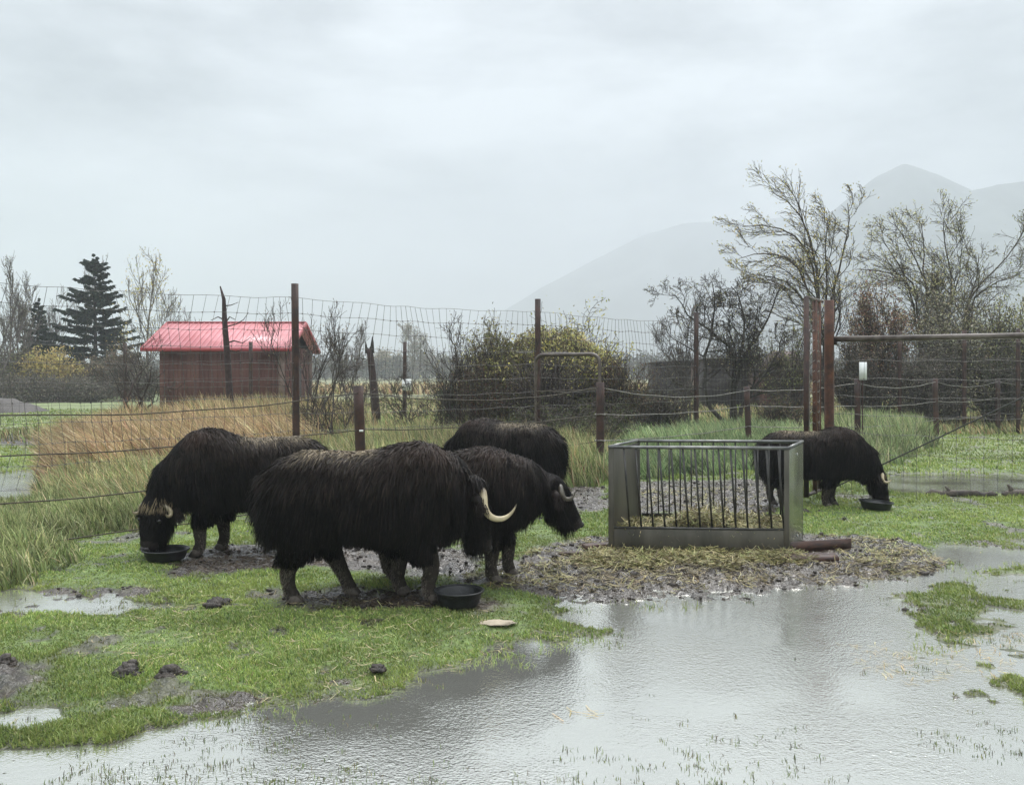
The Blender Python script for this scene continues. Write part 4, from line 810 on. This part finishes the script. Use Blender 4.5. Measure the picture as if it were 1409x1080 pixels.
# thatched looking hut at 1085
Z=44; a=W(1058,520,Z); c=W(1112,482,Z); e=thing('hut','brown hip roofed hut just left of the tall wire leaf gate','hut',((a[0]+c[0])/2,Z+1.5,0))
b=MB(); b.box(((a[0]+c[0])/2,Z+1.5,.75),(c[0]-a[0],3,1.7)); b.build('wall',M['wallbr'],e)
b=MB(); x0,x1=a[0]-.15,c[0]+.15; zt=c[2]; p=[[x0,Z-.2,1.55],[x1,Z-.2,1.55],[x1,Z+3.2,1.55],[x0,Z+3.2,1.55],[x0+.7,Z+1.3,zt],[x1-.3,Z+1.3,zt],[x1-.3,Z+1.7,zt],[x0+.7,Z+1.7,zt]]; b.hexa(p); b.build('roof',M['plank'],e)
# earth mounds
def mound(px0,px1,Z,ytop,label,seed,m='soil'):
    r=rngs(seed); x0,x1=PX(px0,Z),PX(px1,Z); h=CAM-(ytop-HY)/F*Z; n=40; u=np.linspace(-1,1,n); U,V=np.meshgrid(u,u)
    x=(x0+x1)/2+U*(x1-x0)/2; y=Z+V*(x1-x0)*.4; hh=h*np.clip(1-U**2,0,1)**.8*np.clip(1-V**2,0,1)*(.7+.6*fbm(x*1.2,y*1.2,4,seed))-.06
    idx=np.arange(n*n).reshape(n,n); q=np.stack([idx[:-1,:-1],idx[:-1,1:],idx[1:,1:],idx[1:,:-1]],-1).reshape(-1,4)
    b=MB(); b.add(np.stack([x,y,hh],-1),q); tag(b.build('earth_mound',M[m],smooth=True),label,'mound')
mound(-70,58,43,547,'dark earth mound in the green field at the left edge',1)
mound(1385,1440,31,578,'pale dirt mound at the right photo edge behind the gate',2,'stone')
# logs in the grass
def log(px0,px1,py,rad,label,seed,knob=None):
    r=rngs(seed); p=G(px0,py); q=G(px1,py+1); n=14; t=np.linspace(0,1,n); P=np.stack([p[0]+(q[0]-p[0])*t,p[1]+(q[1]-p[1])*t+r.normal(0,.02,n),rad*.35+r.normal(0,.008,n)],-1)
    b=MB(); b.tubes(P,rad*(.8+.4*r.random(n))*np.minimum(1,np.minimum(t,1-t)*9+.25),8,cap=True)
    if knob is not None: 
        i=int(knob*(n-1)); c=P[i]; b.tubes([c,c+[.02,0,rad*1.2],c+[-.03,0,rad*2.1]],[rad*.8,rad*.5,rad*.25],7,cap=True)
    o=b.build('fallen_log',mat('log_%d'%seed,(.03,.024,.02),(.10,.08,.062),scale=7,rough=.8,bump=.8,bscale=25),smooth=True); tag(o,label,'log','dark logs lying below the gate')
log(1274,1372,681,.055,'long dark log with a small knob lying below the gate',1,.35)
log(1378,1450,682,.065,'dark stubby log cut by the right photo edge',2,.22)

# ------------------------------------------------------------------ hay feeder
Zf0=9.42; fo=np.array([PX(837.5,Zf0),Zf0,0.]); ax=np.array([1.762,-.13,0.]); dv=np.array([.40,.86,0.]); up=np.array([0,0,1.])
def fp(u,v,z): return fo+ax*u+dv*v+up*z
e=thing('hay_feeder','rectangular steel hay feeder with vertical bars standing in trampled hay','hay feeder',tuple(fp(.5,.5,-.0)))
H=1.065
def slab(name,u0,u1,v0,v1,z0,z1,m,e=e,parent=None):
    b=MB(); b.hexa([fp(u0,v0,z0),fp(u1,v0,z0),fp(u1,v1,z0),fp(u0,v1,z0),fp(u0,v0,z1),fp(u1,v0,z1),fp(u1,v1,z1),fp(u0,v1,z1)])
    o=b.build(name,M[m],e)
    md=o.modifiers.new('b','BEVEL'); md.width=.004; md.segments=2; return o
pl=slab('end_panel',0,.006,.0,1,0.0,H-.03,'steel'); slab('end_panel',.994,1.0,0,1,0.0,H-.03,'steelg')
for u0,u1,mm_ in((-.001,.030,'steel'),(.972,1.001,'steel')): slab('corner_flange',u0,u1,-.008,.002,0.0,H-.02,mm_)
for u0,u1 in((-.001,.016),(.984,1.001)): slab('corner_flange',u0,u1,.998,1.012,0.0,H-.02,'steel')
slab('front_plate',.031,.971,-.006,.004,.0,.255,'steel'); slab('rear_plate',.031,.971,.99,1.0,.02,.235,'bar')
slab('tray_floor',.008,.992,.01,.985,.06,.075,'bar')
def pipe(name,pts,rad,m,n=8):
    b=MB(); b.tubes(pts,rad,n,cap=True); return b.build(name,M[m],e,smooth=True)
pipe('top_rail',[fp(.0,-.003,H-.012),fp(1,-.003,H-.012)],.0165,'rail'); pipe('top_rail',[fp(0,1.0,H-.012),fp(1,1.0,H-.012)],.0165,'rail')
pipe('end_rail',[fp(.002,0,H-.008),fp(.002,1,H-.008)],.015,'rail'); pipe('end_rail',[fp(.998,0,H-.008),fp(.998,1,H-.008)],.015,'rail')
pipe('lower_rail',[fp(.03,.0,.252),fp(.97,.0,.252)],.013,'bar'); pipe('lower_rail',[fp(.03,.992,.255),fp(.97,.992,.255)],.019,'bar')
for k in range(14):
    u=.085+k*(.855/13); pipe('bar',[fp(u,0,H-.02),fp(u+.028,0.03,.25)],.0105,'bar',6)
for k in range(14):
    u=.06+k*(.87/13); pipe('bar',[fp(u,1.,H-.02),fp(u+.006,.97,.26)],.0085,'bar',6)
for z in(H-.11,.12): b=MB(); b.tubes([fp(1.001,.52,z),fp(1.006,.52,z)],.012,8,cap=True); b.build('bolt',M['white'],e)
b=MB(); r=rngs(801); n=5200; u=r.uniform(.03,.96,n); v=r.uniform(.05,.94,n); hh=.10+.17*fbm(u*6,v*3,3,9)+.15*np.exp(-((u-.46)/.13)**2)
P=fo+ax*u[:,None]+dv*v[:,None]+up*(.07+hh*r.random(n)**.5)[:,None]
strawmesh(b,P[:,0],P[:,1],P[:,2],r.uniform(.08,.22,n),np.full(n,.007),r,pick(r,HAY,n),.35); tag(b.build('feeder_hay',M['straw']),'loose hay lying inside the steel feeder','hay',kind='stuff')
# planks
def plank(p,q,w,t,z,label,seed,tilt=0,m='plank'):
    p=np.array([*p,z]); q=np.array([*q,z]); d=q-p; L_=np.linalg.norm(d); a=math.atan2(d[1],d[0]); c=(p+q)/2; b=MB()
    x=np.linspace(-L_/2,L_/2,8); r=rngs(seed); V=[]
    for i,xx in enumerate(x):
        e0=.012*r.normal()*(i in(0,7))
        for (yy,zz) in((-w/2,0),(w/2,math.sin(tilt)*w),(w/2,math.sin(tilt)*w+t),(-w/2,t)): V.append([xx+e0+(yy*.15 if i==7 else 0),yy+r.normal(0,.0008),zz+r.normal(0,.0008)])
    V=np.array(V); Fq=[[i*4+j,i*4+(j+1)%4,i*4+4+(j+1)%4,i*4+4+j] for i in range(7) for j in range(4)]; b.add(V,[Fq,[[3,2,1,0]],[[28,29,30,31]]])
    o=b.build('plank',M[m],local=True); o.location=c; o.rotation_euler=(0,0,a); tag(o,label,'plank','loose planks round the feeder feet'); return o
plank(G(1080,762),G(1172,756),.03,.115,.0,'reddish wet plank standing highest right of the feeder',1,.0)
plank(G(1080,772),G(1152,771),.15,.045,.0,'lower grey brown plank in front of the reddish one',2,.1)
plank(G(800,757),G(842,754),.10,.05,.0,'short plank end poking out left of the feeder',3,.1)
plank(G(770,764),G(805,763),.05,.03,.0,'thin broken stick of wood left of the short plank end',4,.1)
# bowls
def bowl(px,py,Z,rad,h,label,tilt=0):
    x=PX(px,Z); e=thing('feed_bowl',label,'bowl',(x,Z,0),'black rubber feed bowls'); g=gz(x,Z)+.0
    n=40; prof=[(0,.012),(.80,.012),(.84,.02),(.90,.5*h),(.955,.9*h),(1.0,.93*h),(1.03,.97*h),(1.0,h),(.95,h*.985),(.90,.9*h),(.84,.45*h),(.78,.035),(0,.03)]
    a=np.arange(n)/n*2*np.pi; V=np.array([[math.cos(t)*q[0]*rad,math.sin(t)*q[0]*rad,q[1]] for q in prof for t in a])
    ca,sa=math.cos(tilt),math.sin(tilt); V=np.c_[V[:,0]*ca-V[:,2]*sa,V[:,1],V[:,0]*sa+V[:,2]*ca]+np.array([x,Z,g])
    K=len(prof); i=np.arange(K-1)[:,None]*n; j=np.arange(n)[None]; j2=(j+1)%n
    b=MB(); b.add(V,np.stack([i+j,i+j2,i+n+j2,i+n+j],-1).reshape(-1,4)); b.build('pan',M['rubber'],e,smooth=True)
    b=MB(); t=np.linspace(0,2*np.pi,41); P=np.stack([np.cos(t)*rad*1.02,np.sin(t)*rad*1.02,t*0+h*.985],-1); P=np.c_[P[:,0]*ca-P[:,2]*sa,P[:,1],P[:,0]*sa+P[:,2]*ca]+np.array([x,Z,g]); b.tubes(P,.008,6); b.build('rolled_rim',M['rubber'],e,smooth=True)
bowl(631.5,820,7.28,.185,.125,'empty black bowl on the grass at the feet of the front ox')
bowl(228,765,9.05,.21,.105,'black bowl under the muzzle of the ox grazing at the left')
bowl(1205,697,12.35,.21,.11,'black bowl tipped under the muzzle of the ox at the right',R(-4))
# ------------------------------------------------------------------ musk oxen
def loft(b,cs,rt,upv,hw,hu,hd,n=24,ex=2.3):
    a=np.arange(n)/n*2*np.pi; c=np.cos(a); s=np.sin(a); c2=np.sign(c)*np.abs(c)**(2/ex); s2=np.sign(s)*np.abs(s)**(2/ex); V=[]
    for i in range(len(cs)): V.append(np.array(cs[i])+np.outer(c2*hw[i],rt[i])+np.outer(np.where(s2>0,s2*hu[i],s2*hd[i]),upv[i]))
    K=len(cs); V=np.concatenate(V); i=np.arange(K-1)[:,None]*n; j=np.arange(n)[None]; j2=(j+1)%n
    q=np.stack([i+j,i+j2,i+n+j2,i+n+j],-1).reshape(-1,4)
    b.add(V,[q,[list(range(n-1,-1,-1))],[list(range((K-1)*n,K*n))]])
def remesh(b,vox):
    o=b.build('tmp',M['hide'],local=True)
    m1=o.modifiers.new('r','REMESH'); m1.mode='VOXEL'; m1.voxel_size=vox
    m2=o.modifiers.new('s','SMOOTH'); m2.factor=.6; m2.iterations=7
    dg=bpy.context.evaluated_depsgraph_get(); ev=o.evaluated_get(dg); me=bpy.data.meshes.new_from_object(ev)
    v=np.zeros(len(me.vertices)*3); me.vertices.foreach_get('co',v); v=v.reshape(-1,3)
    me.calc_loop_triangles(); t=np.zeros(len(me.loop_triangles)*3,int); me.loop_triangles.foreach_get('vertices',t); t=t.reshape(-1,3)
    bpy.data.objects.remove(o); return v,t
SADL=np.array([.42,.34,.23])
def ox(label,px,Z,rz,sc,seed,legs,hl,poll,pitch,hyaw=0,nfur=60000,zs=1.04,horn=1.0,bosslight=.0,hump=0,hornlight=1.0,hb=0):
    r=rngs(seed); e=thing('musk_ox',label,'musk ox',(PX(px,Z),Z,-.005),'dark shaggy musk oxen in the paddock',R(rz),sc); e.scale=(sc,sc,sc*zs)
    b=MB()
    st=[(-.80,.86,.66,.10),(-.75,1.00,.54,.22),(-.64,1.09,.47,.30),(-.48,1.135,.455,.345),(-.28,1.135,.45,.365),(-.08,1.125,.45,.37),(.10,1.14,.44,.365),(.28,1.185+hump,.43,.355),(.44,1.20+hump,.43,.34),(.58,1.16+hump,.44,.315),(.70,1.07+hump*.5,.47,.27),(.80,.96,.54,.20)]
    x=[q[0] for q in st]; zt=np.array([q[1] for q in st])-.035; zb=np.array([q[2] for q in st]); hw=[q[3] for q in st]
    zc=zb+(zt-zb)*.5
    loft(b,[(x[i],0,zc[i]) for i in range(len(x))],[(0,-1,0)]*len(x),[(0,0,1)]*len(x),hw,zt-zc,zc-zb,26,2.35)
    ps=R(hyaw); h=np.array([math.cos(ps),math.sin(ps),0]); l=np.array([-math.sin(ps),math.cos(ps),0]); z_=np.array([0,0,1.]); pt=R(pitch)
    ad=h*math.sin(pt)-z_*math.cos(pt); fn=h*math.cos(pt)+z_*math.sin(pt); poll=np.array(poll,float)
    HS_=[(-.07,.09,.05,.08),(-.02,.15,.09,.12),(.06,.165,.105,.15),(.14,.165,.105,.16),(.22,.15,.095,.15),(.31,.122,.085,.125),(.39,.102,.078,.10),(.46,.095,.070,.085),(.505,.080,.055,.07),(.525,.045,.03,.04)]
    hl_=hl/.525
    loft(b,[poll+ad*t*hl_ for t,_,_,_ in HS_],[-l]*len(HS_),[fn]*len(HS_),[q[1] for q in HS_],[q[2] for q in HS_],[q[3] for q in HS_],20,2.2)
    n0=np.array([.42,0,.82]); n1=np.array([.66,0,.78])*.5+(poll-fn*.08)*.5; n2=poll-fn*.07+ad*.05
    b.tubes([n0,(n0+n1)/2,n1,(n1+n2)/2,n2],[.32,.30,.255,.20,.155],20,cap=True)
    LG=[]
    for i,(fx,fy,lift) in enumerate(legs): # hind L, hind R, front L, front R
        sy=1 if i%2==0 else -1
        if i<2: P=[(-.50,sy*.17,.72),(-.46,sy*.18,.52),(fx*.55-.45*.46-.015,sy*.175,.36),(fx*.85-.15*.46-.045,(sy*.17+fy)/2+0,.245),(fx-.015,fy,.13),(fx,fy,.075),(fx+.035,fy,.035)]; Rr=[.15,.135,.095,.064,.052,.056,.058]
        else: P=[(.42,sy*.16,.70),(.36*.6+fx*.4,sy*.17,.50),(fx*.85+.06,sy*.165,.36),(fx+.005+lift,(sy*.165+fy)/2,.24),(fx-.01,fy,.13),(fx,fy,.075),(fx+.035,fy,.035)]; Rr=[.14,.12,.090,.068,.054,.057,.058]
        P=np.array(P); t=np.linspace(0,1,len(P)); tt=np.linspace(0,1,22); PP=np.stack([np.interp(tt,t,P[:,k]) for k in range(3)],-1); RR=np.interp(tt,t,Rr)
        for _ in range(2): PP[1:-1]=(PP[:-2]+2*PP[1:-1]+PP[2:])/4
        b.tubes(PP,RR,12,cap=True); LG.append(PP)
    # tail stub
    b.tubes([(-.76,0,.92),(-.83,0,.82),(-.84,0,.70)],[.05,.045,.03],8,cap=True)
    v,t=remesh(b,.016)
    LA=np.concatenate(LG); LA=LA[LA[:,2]<.42]
    zlow=v[:,2]<.36; dl=np.full(len(v),9.)
    if zlow.any(): dl[zlow]=np.sqrt(((v[zlow][:,None]-LA[None])**2).sum(-1)).min(1)
    leg=(dl<.12)
    th=((v-poll)@ad)/hl_; muz=sst(.40,.46,th)*(np.linalg.norm(v-(poll+ad*.47*hl_),axis=1)<.16)
    col=np.tile(np.array([.006,.005,.0045]),(len(v),1)); col[leg]=[.04,.033,.027]; col=np.where((muz>.5)[:,None],np.array([.025,.021,.019]),col)
    bb=MB(); bb.add(v,t,col); body=bb.build('body',M['hide'],e,smooth=True,local=True)
    # ---- fur strands
    A=v[t[:,0]]; B=v[t[:,1]]; Cc=v[t[:,2]]; cr=np.cross(B-A,Cc-A); ar=np.linalg.norm(cr,axis=1)
    c0=(A+B+Cc)/3; lowleg=(c0[:,2]<.36)&(leg[t].any(1)); headm=((c0-poll)@ad>-.04)&(np.linalg.norm(c0-(poll+ad*np.clip((c0-poll)@ad,0,hl)[:,None]),axis=1)<.19)
    wgt=ar*np.where(lowleg,1.0,1)*np.where(headm,1.7,1); wgt=wgt/wgt.sum()
    k=r.choice(len(t),nfur,p=wgt); u=r.random(nfur); w=r.random(nfur); f=u+w>1; u[f]=1-u[f]; w[f]=1-w[f]
    p=A[k]+(B-A)[k]*u[:,None]+(Cc-A)[k]*w[:,None]; nr=norm(cr[k]); low=lowleg[k]; hd=headm[k]
    g=np.array([0,0,-1.]); tg=g-nr*(nr@g)[:,None]
    side=np.sign(p[:,1]+r.normal(0,.02,nfur)+1e-4); top=sst(.55,.95,nr[:,2])
    tg=tg+np.stack([-.30*np.ones(nfur),side*.55*top,0*top],-1)
    tg=np.where(hd[:,None],ad[None]*.9+g*.4-fn*.0,tg)
    cl1=fbm(p[:,0]*9+p[:,1]*5,p[:,2]*9-p[:,1]*3,2,seed); cl2=fbm(p[:,0]*9+p[:,1]*5+40,p[:,2]*9,2,seed+1)
    cl=np.stack([cl1-.5,(cl2-.5)*side,0*cl1],-1)*1.1
    d=norm(norm(tg)+nr*.22+cl*np.where(hd,.3,.9)[:,None]*.8+r.normal(0,.13,(nfur,3)))
    zz=p[:,2]; L_=np.interp(zz,[.36,.45,.60,.80,1.0,1.12,1.25],[.15,.19,.20,.16,.12,.085,.085])
    L_=L_*np.where(p[:,0]<-.66,1.25,1)*np.where((nr[:,2]<-.5)&~low,.75,1)
    ish=(p[:,0]>.2)&(p[:,0]<.7)&(zz>1.0); L_=np.where(ish,.10,L_)
    hx=(p-poll)@ad/hl_; L_=np.where(hd,np.interp(hx,[-.05,.05,.15,.30,.45],[.10,.08,.055,.04,.012]),L_)
    L_=np.where(hd&(nr@fn<-.2)&(hx<.40),.17,L_); L_=np.where(low,.032,L_)
    L_=L_*r.uniform(.55,1.25,nfur)*(.75+.5*cl1)
    K=4; P=np.zeros((nfur,K,3)); P[:,0]=p-nr*.006; dd=d
    for q in range(1,K):
        P[:,q]=P[:,q-1]+dd*(L_/(K-1))[:,None]; dd=norm(dd+g*np.where(low,.1,.42)[:,None]+r.normal(0,.07,(nfur,3)))
    P[:,:,2]=np.maximum(P[:,:,2],.02+(.235+.16*sst(.25,.7,cl1)[:,None]+.06*(r.random((nfur,1)))-.06*(p[:,:1]<-.6))*(~low[:,None]&~hd[:,None])*(np.array([0,.2,.6,1.])[None]))
    sd=norm(np.cross(d,nr+r.normal(0,.45,(nfur,3)))); Wd=np.where(low|(hd&(hx>.2)),.0045,.0075)[:,None]*r.uniform(.6,1.3,(nfur,1))*np.array([[1,.9,.65,.12]])
    base=pick(r,[(.006,.005,.0048),(.010,.0078,.007),(.020,.0145,.0115),(.036,.027,.021)],nfur,[.42,.33,.18,.07],.25)
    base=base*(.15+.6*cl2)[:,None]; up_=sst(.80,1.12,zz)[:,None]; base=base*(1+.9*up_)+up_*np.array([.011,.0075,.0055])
    red=(sst(.15,.5,p[:,0])*sst(1.0,1.15,zz)*(~hd))[:,None]; base=base+red*np.array([.010,.004,.002])
    xs_=p[:,0]; sad=sst(-.62,-.42,xs_)*sst(.16,.0,xs_)*sst(.96,1.05,zz)*sst(.30,.10,np.abs(p[:,1])+.12*r.random(nfur)); sad=(sad*(r.random(nfur)<.8))[:,None]*.62
    base=base*(1-sad)+SADL*sad*r.uniform(.5,1.2,(nfur,1))
    rump=(sst(-.6,-.75,xs_)*(zz<.6)*(r.random(nfur)<.35))[:,None]; base=base+rump*np.array([.03,.02,.012])
    base=np.where(low[:,None],pick(r,[(.11,.092,.075),(.065,.052,.042),(.17,.145,.12)],nfur),base)
    bl=(hd&(hx<.07)&(nr@fn>-.35))[:,None]*bosslight*(r.random(nfur)<.8)[:,None]; base=base*(1-bl)+np.array([.26,.20,.125])*bl
    base=np.where((hd&(hx>.40))[:,None],pick(r,[(.03,.026,.023),(.05,.044,.04),(.015,.012,.011)],nfur),base)
    tip_tone=np.array([.8,1,1.15,1.3])[None,:,None]  # strand colour runs from darker root to paler tip
    fb=MB(); fb.ribbons(P,sd,Wd,np.clip(base[:,None]*tip_tone,.003,1)); fb.build('coat',M['fur'],e,local=True)
    # ---- head pieces
    def hp(a_,f_,s_): return poll+ad*a_*hl_+fn*f_+l*s_
    for s in(-1,1):
        ctrl=[(.03,.04,.09,.034),(.045,.03,.15,.042),(.09,.0,.20,.044),(.16,-.02,.222,.040),(.225,.005,.236,.035),(.268,.058,.246,.030),(.282,.125,.255,.025),(.266,.185,.265,.018),(.232,.230,.275,.011),(.195,.258,.28,.003)]
        P=[]; rd=[]
        for q in ctrl: 
            hh=1 if q[0]<.1 else horn
            P.append(hp(q[0]*(1 if q[0]<.1 else .1/q[0]+(1-.1/q[0])*horn),q[1]*hh,s*(q[2] if q[2]<.2 else .2+(q[2]-.2)*horn))); rd.append(q[3]*.76*(.55+.45*horn))
        P=np.array(P); t0=np.arange(len(P)); tt=np.linspace(0,len(P)-1,41); PP=np.stack([np.interp(tt,t0,P[:,k]) for k in range(3)],-1)
        for _ in range(5): PP[1:-1]=(PP[:-2]+2*PP[1:-1]+PP[2:])/4
        RR=np.interp(tt,t0,rd); f_=np.linspace(0,1,41)[:,None]
        cc=(np.array([.26,.225,.16])*(1-f_)+np.array([.62,.54,.38])*f_); cc=np.where(f_<.3,np.array([.20,.16,.105])*(1-f_/.3)+np.array([.52,.43,.27])*f_/.3,np.array([.52,.43,.27])*(1-(f_-.3)/.7*.3)); cc=np.where(f_>.93,cc*.35,cc)*hornlight
        hb_=MB(); hb_.tubes(PP,RR,14,np.repeat(np.concatenate([cc[:1],cc,cc[-1:]]),14,axis=0),cap=True); hb_.build('horn',M['horn'],e,smooth=True,local=True)
        eb=MB(); lump(eb,(0,0,0),(.026,.026,.026),rngs(0),n1=14,n2=9); eb.v[0]=norm(eb.v[0])*.024+hp(.21,.045,s*.128); eb.build('eye',M['eye'],e,smooth=True,local=True)
        q0=hp(.06,-.05,s*.15); q1=hp(.085,-.06,s*.225); q2=hp(.13,-.06,s*.265); eb=MB(); eb.tubes([q0,q1,q2],[.035,.042,.012],8,jit(r,(.012,.009,.008),1),cap=True)
        n=500; u=r.random((n,1)); pp=q0*(1-u)+q2*u+r.normal(0,.02,(n,3)); dr=norm(np.array([l*s*.5-z_+ad*.2])+r.normal(0,.3,(n,3))); eb.ribbons(pp[:,None]+dr[:,None]*np.linspace(0,.07,3)[None,:,None],norm(np.cross(dr,r.normal(size=(n,3)))),np.array([[.006,.005,.001]]),pick(r,[(.012,.009,.008),(.022,.016,.013)],n)); eb.build('ear',M['fur'],e,local=True)
    mb=MB()
    P=np.array([hp(.498,.035,-.05),hp(.515,.04,0),hp(.498,.035,.05)]); mb.tubes(P,[.022,.03,.022],10,jit(r,(.022,.019,.018),1),cap=True)
    P=np.array([hp(.492,-.045,-.062),hp(.53,-.03,0),hp(.492,-.045,.062)]); mb.tubes(P,[.008,.013,.008],8,jit(r,(.13,.12,.115),1),cap=True); mb.build('muzzle',M['muzzle'],e,smooth=True,local=True)
    for (fx,fy,lift) in legs:
        hb2=MB()
        for s in(-1,1):
            n=12; a=np.arange(n)/n*2*np.pi; V=[]
            for (zz_,rx,ry,ox_) in((0,.058,.031,.012),(.03,.054,.029,.004),(.06,.040,.024,-.008),(.075,.015,.01,-.01)):
                V+=[[fx+.035+ox_+math.cos(t_)*rx,fy+s*.031+math.sin(t_)*ry,zz_] for t_ in a]
            i=np.arange(3)[:,None]*n; j=np.arange(n)[None]; j2=(j+1)%n; hb2.add(V,[np.stack([i+j,i+j2,i+n+j2,i+n+j],-1).reshape(-1,4),[list(range(n-1,-1,-1))],[list(range(3*n,4*n))]])
        hb2.build('hoof',M['hoof'],e,smooth=True,local=True)
    return e
ox('biggest ox in front with a pale curled horn, standing over the empty bowl',505,7.55,3,1.0,901,
   [(-.16,.10,0),(-.575,-.15,0),(.245,.13,0),(.50,-.14,.02)],.52,(.83,0,.84),13,hyaw=23,zs=1.07,nfur=125000,horn=.92)
ox('ox standing behind the front one, dark face and small horn toward the feeder',610,8.25,2,.955,902,
   [(-.52,.13,0),(-.45,-.12,0),(.60,.12,0),(.44,-.15,0)],.48,(.99,0,.84),32,hyaw=10,nfur=75000,horn=.42,hornlight=.14)
ox('ox turned away at the back with only its hump and rump above the others',697,12.6,150,.98,903,
   [(-.50,.14,0),(-.45,-.14,0),(.42,.14,0),(.46,-.14,0)],.48,(.95,0,.52),12,nfur=50000,horn=.8)
ox('ox grazing at the left with a light brown brow, muzzle in a bowl',343,9.55,192,1.0,904,
   [(-.50,-.14+.28,0),(-.52,-.14,0),(.46,.17,0),(.26,-.13,0)],.47,(.86,.16,.53),14,hyaw=52,nfur=85000,horn=.3,hornlight=.75,bosslight=.75,hump=.03,hb=1)
ox('smaller ox at the far right eating from a tipped bowl beside the feeder',1120,12.75,-4,.88,905,
   [(-.62,.13,0),(-.50,-.14,0),(.30,.13,0),(.14,-.14,0)],.46,(.94,0,.52),16,nfur=60000,horn=.45,bosslight=.5)
# ------------------------------------------------------------------ world, sun, haze, camera
S=bpy.context.scene
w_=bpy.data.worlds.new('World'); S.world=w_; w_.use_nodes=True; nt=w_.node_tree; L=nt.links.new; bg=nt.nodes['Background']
EL,AZ=R(55),R(20)
sky=N(nt,'ShaderNodeTexSky',sky_type='NISHITA'); sky.sun_disc=False; sky.sun_elevation=EL; sky.sun_rotation=AZ
tc=N(nt,'ShaderNodeTexCoord'); sx=N(nt,'ShaderNodeSeparateXYZ'); L(tc.outputs['Generated'],sx.inputs[0])
mp=N(nt,'ShaderNodeMapping'); mp.inputs['Scale'].default_value=(1.5,1.5,4.0); L(tc.outputs['Generated'],mp.inputs[0])
nz=N(nt,'ShaderNodeTexNoise',Scale=1.55,Detail=6,Roughness=.55,Distortion=.15); L(mp.outputs[0],nz.inputs['Vector'])
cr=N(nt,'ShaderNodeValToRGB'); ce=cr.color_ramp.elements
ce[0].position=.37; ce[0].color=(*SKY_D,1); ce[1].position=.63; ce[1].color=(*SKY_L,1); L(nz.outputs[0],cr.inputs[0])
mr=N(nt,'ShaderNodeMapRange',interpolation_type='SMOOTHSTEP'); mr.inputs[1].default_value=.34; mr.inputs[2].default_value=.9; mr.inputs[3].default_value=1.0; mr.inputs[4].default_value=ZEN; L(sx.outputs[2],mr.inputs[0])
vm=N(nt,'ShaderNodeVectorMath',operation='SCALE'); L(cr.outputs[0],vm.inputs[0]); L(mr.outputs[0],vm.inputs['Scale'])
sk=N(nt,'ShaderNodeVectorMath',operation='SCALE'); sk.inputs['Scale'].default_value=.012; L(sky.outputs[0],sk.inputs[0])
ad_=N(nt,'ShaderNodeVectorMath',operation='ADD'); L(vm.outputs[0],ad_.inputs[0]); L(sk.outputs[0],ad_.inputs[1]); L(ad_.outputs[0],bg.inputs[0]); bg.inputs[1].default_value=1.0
sd_=bpy.data.lights.new('sun','SUN'); sd_.energy=SUN; sd_.angle=R(25); sd_.color=(1,.98,.95); so=bpy.data.objects.new('sun',sd_); C.objects.link(so)
dirv=Vector((math.sin(AZ)*math.cos(EL),math.cos(AZ)*math.cos(EL),math.sin(EL))); so.rotation_euler=dirv.to_track_quat('Z','Y').to_euler()
if HAZE>0:
    m=bpy.data.materials.new('haze_air'); m.use_nodes=True; nt=m.node_tree; nt.nodes.remove(nt.nodes['Principled BSDF'])
    pv=N(nt,'ShaderNodeVolumePrincipled'); pv.inputs['Density'].default_value=HAZE; pv.inputs['Color'].default_value=(*HCOL,1); pv.inputs['Anisotropy'].default_value=0.0
    nt.links.new(pv.outputs[0],nt.nodes['Material Output'].inputs['Volume'])
    b=MB(); b.box((0,0,157),(5400,5400,316)); o=b.build('haze',m); tag(o,'pale rain haze filling the air','haze',kind='stuff')
    o.display_type='WIRE'
cam=bpy.data.cameras.new('camera'); co=bpy.data.objects.new('camera',cam); C.objects.link(co); S.camera=co
co.location=(0,0,CAM); co.rotation_euler=(R(90),0,0); cam.sensor_fit='HORIZONTAL'; cam.sensor_width=36; cam.lens=36*F/1409; cam.shift_y=-(540-HY)/1409
cam.clip_start=.05; cam.clip_end=6000
S.view_settings.view_transform='Standard'; S.view_settings.look='None'; S.view_settings.exposure=EXPO; S.view_settings.gamma=1
cy=S.cycles; cy.max_bounces=6; cy.diffuse_bounces=3; cy.glossy_bounces=3; cy.transmission_bounces=4; cy.transparent_max_bounces=8; cy.volume_bounces=VB
cy.use_denoising=True
S.render.resolution_x=1024; S.render.resolution_y=784
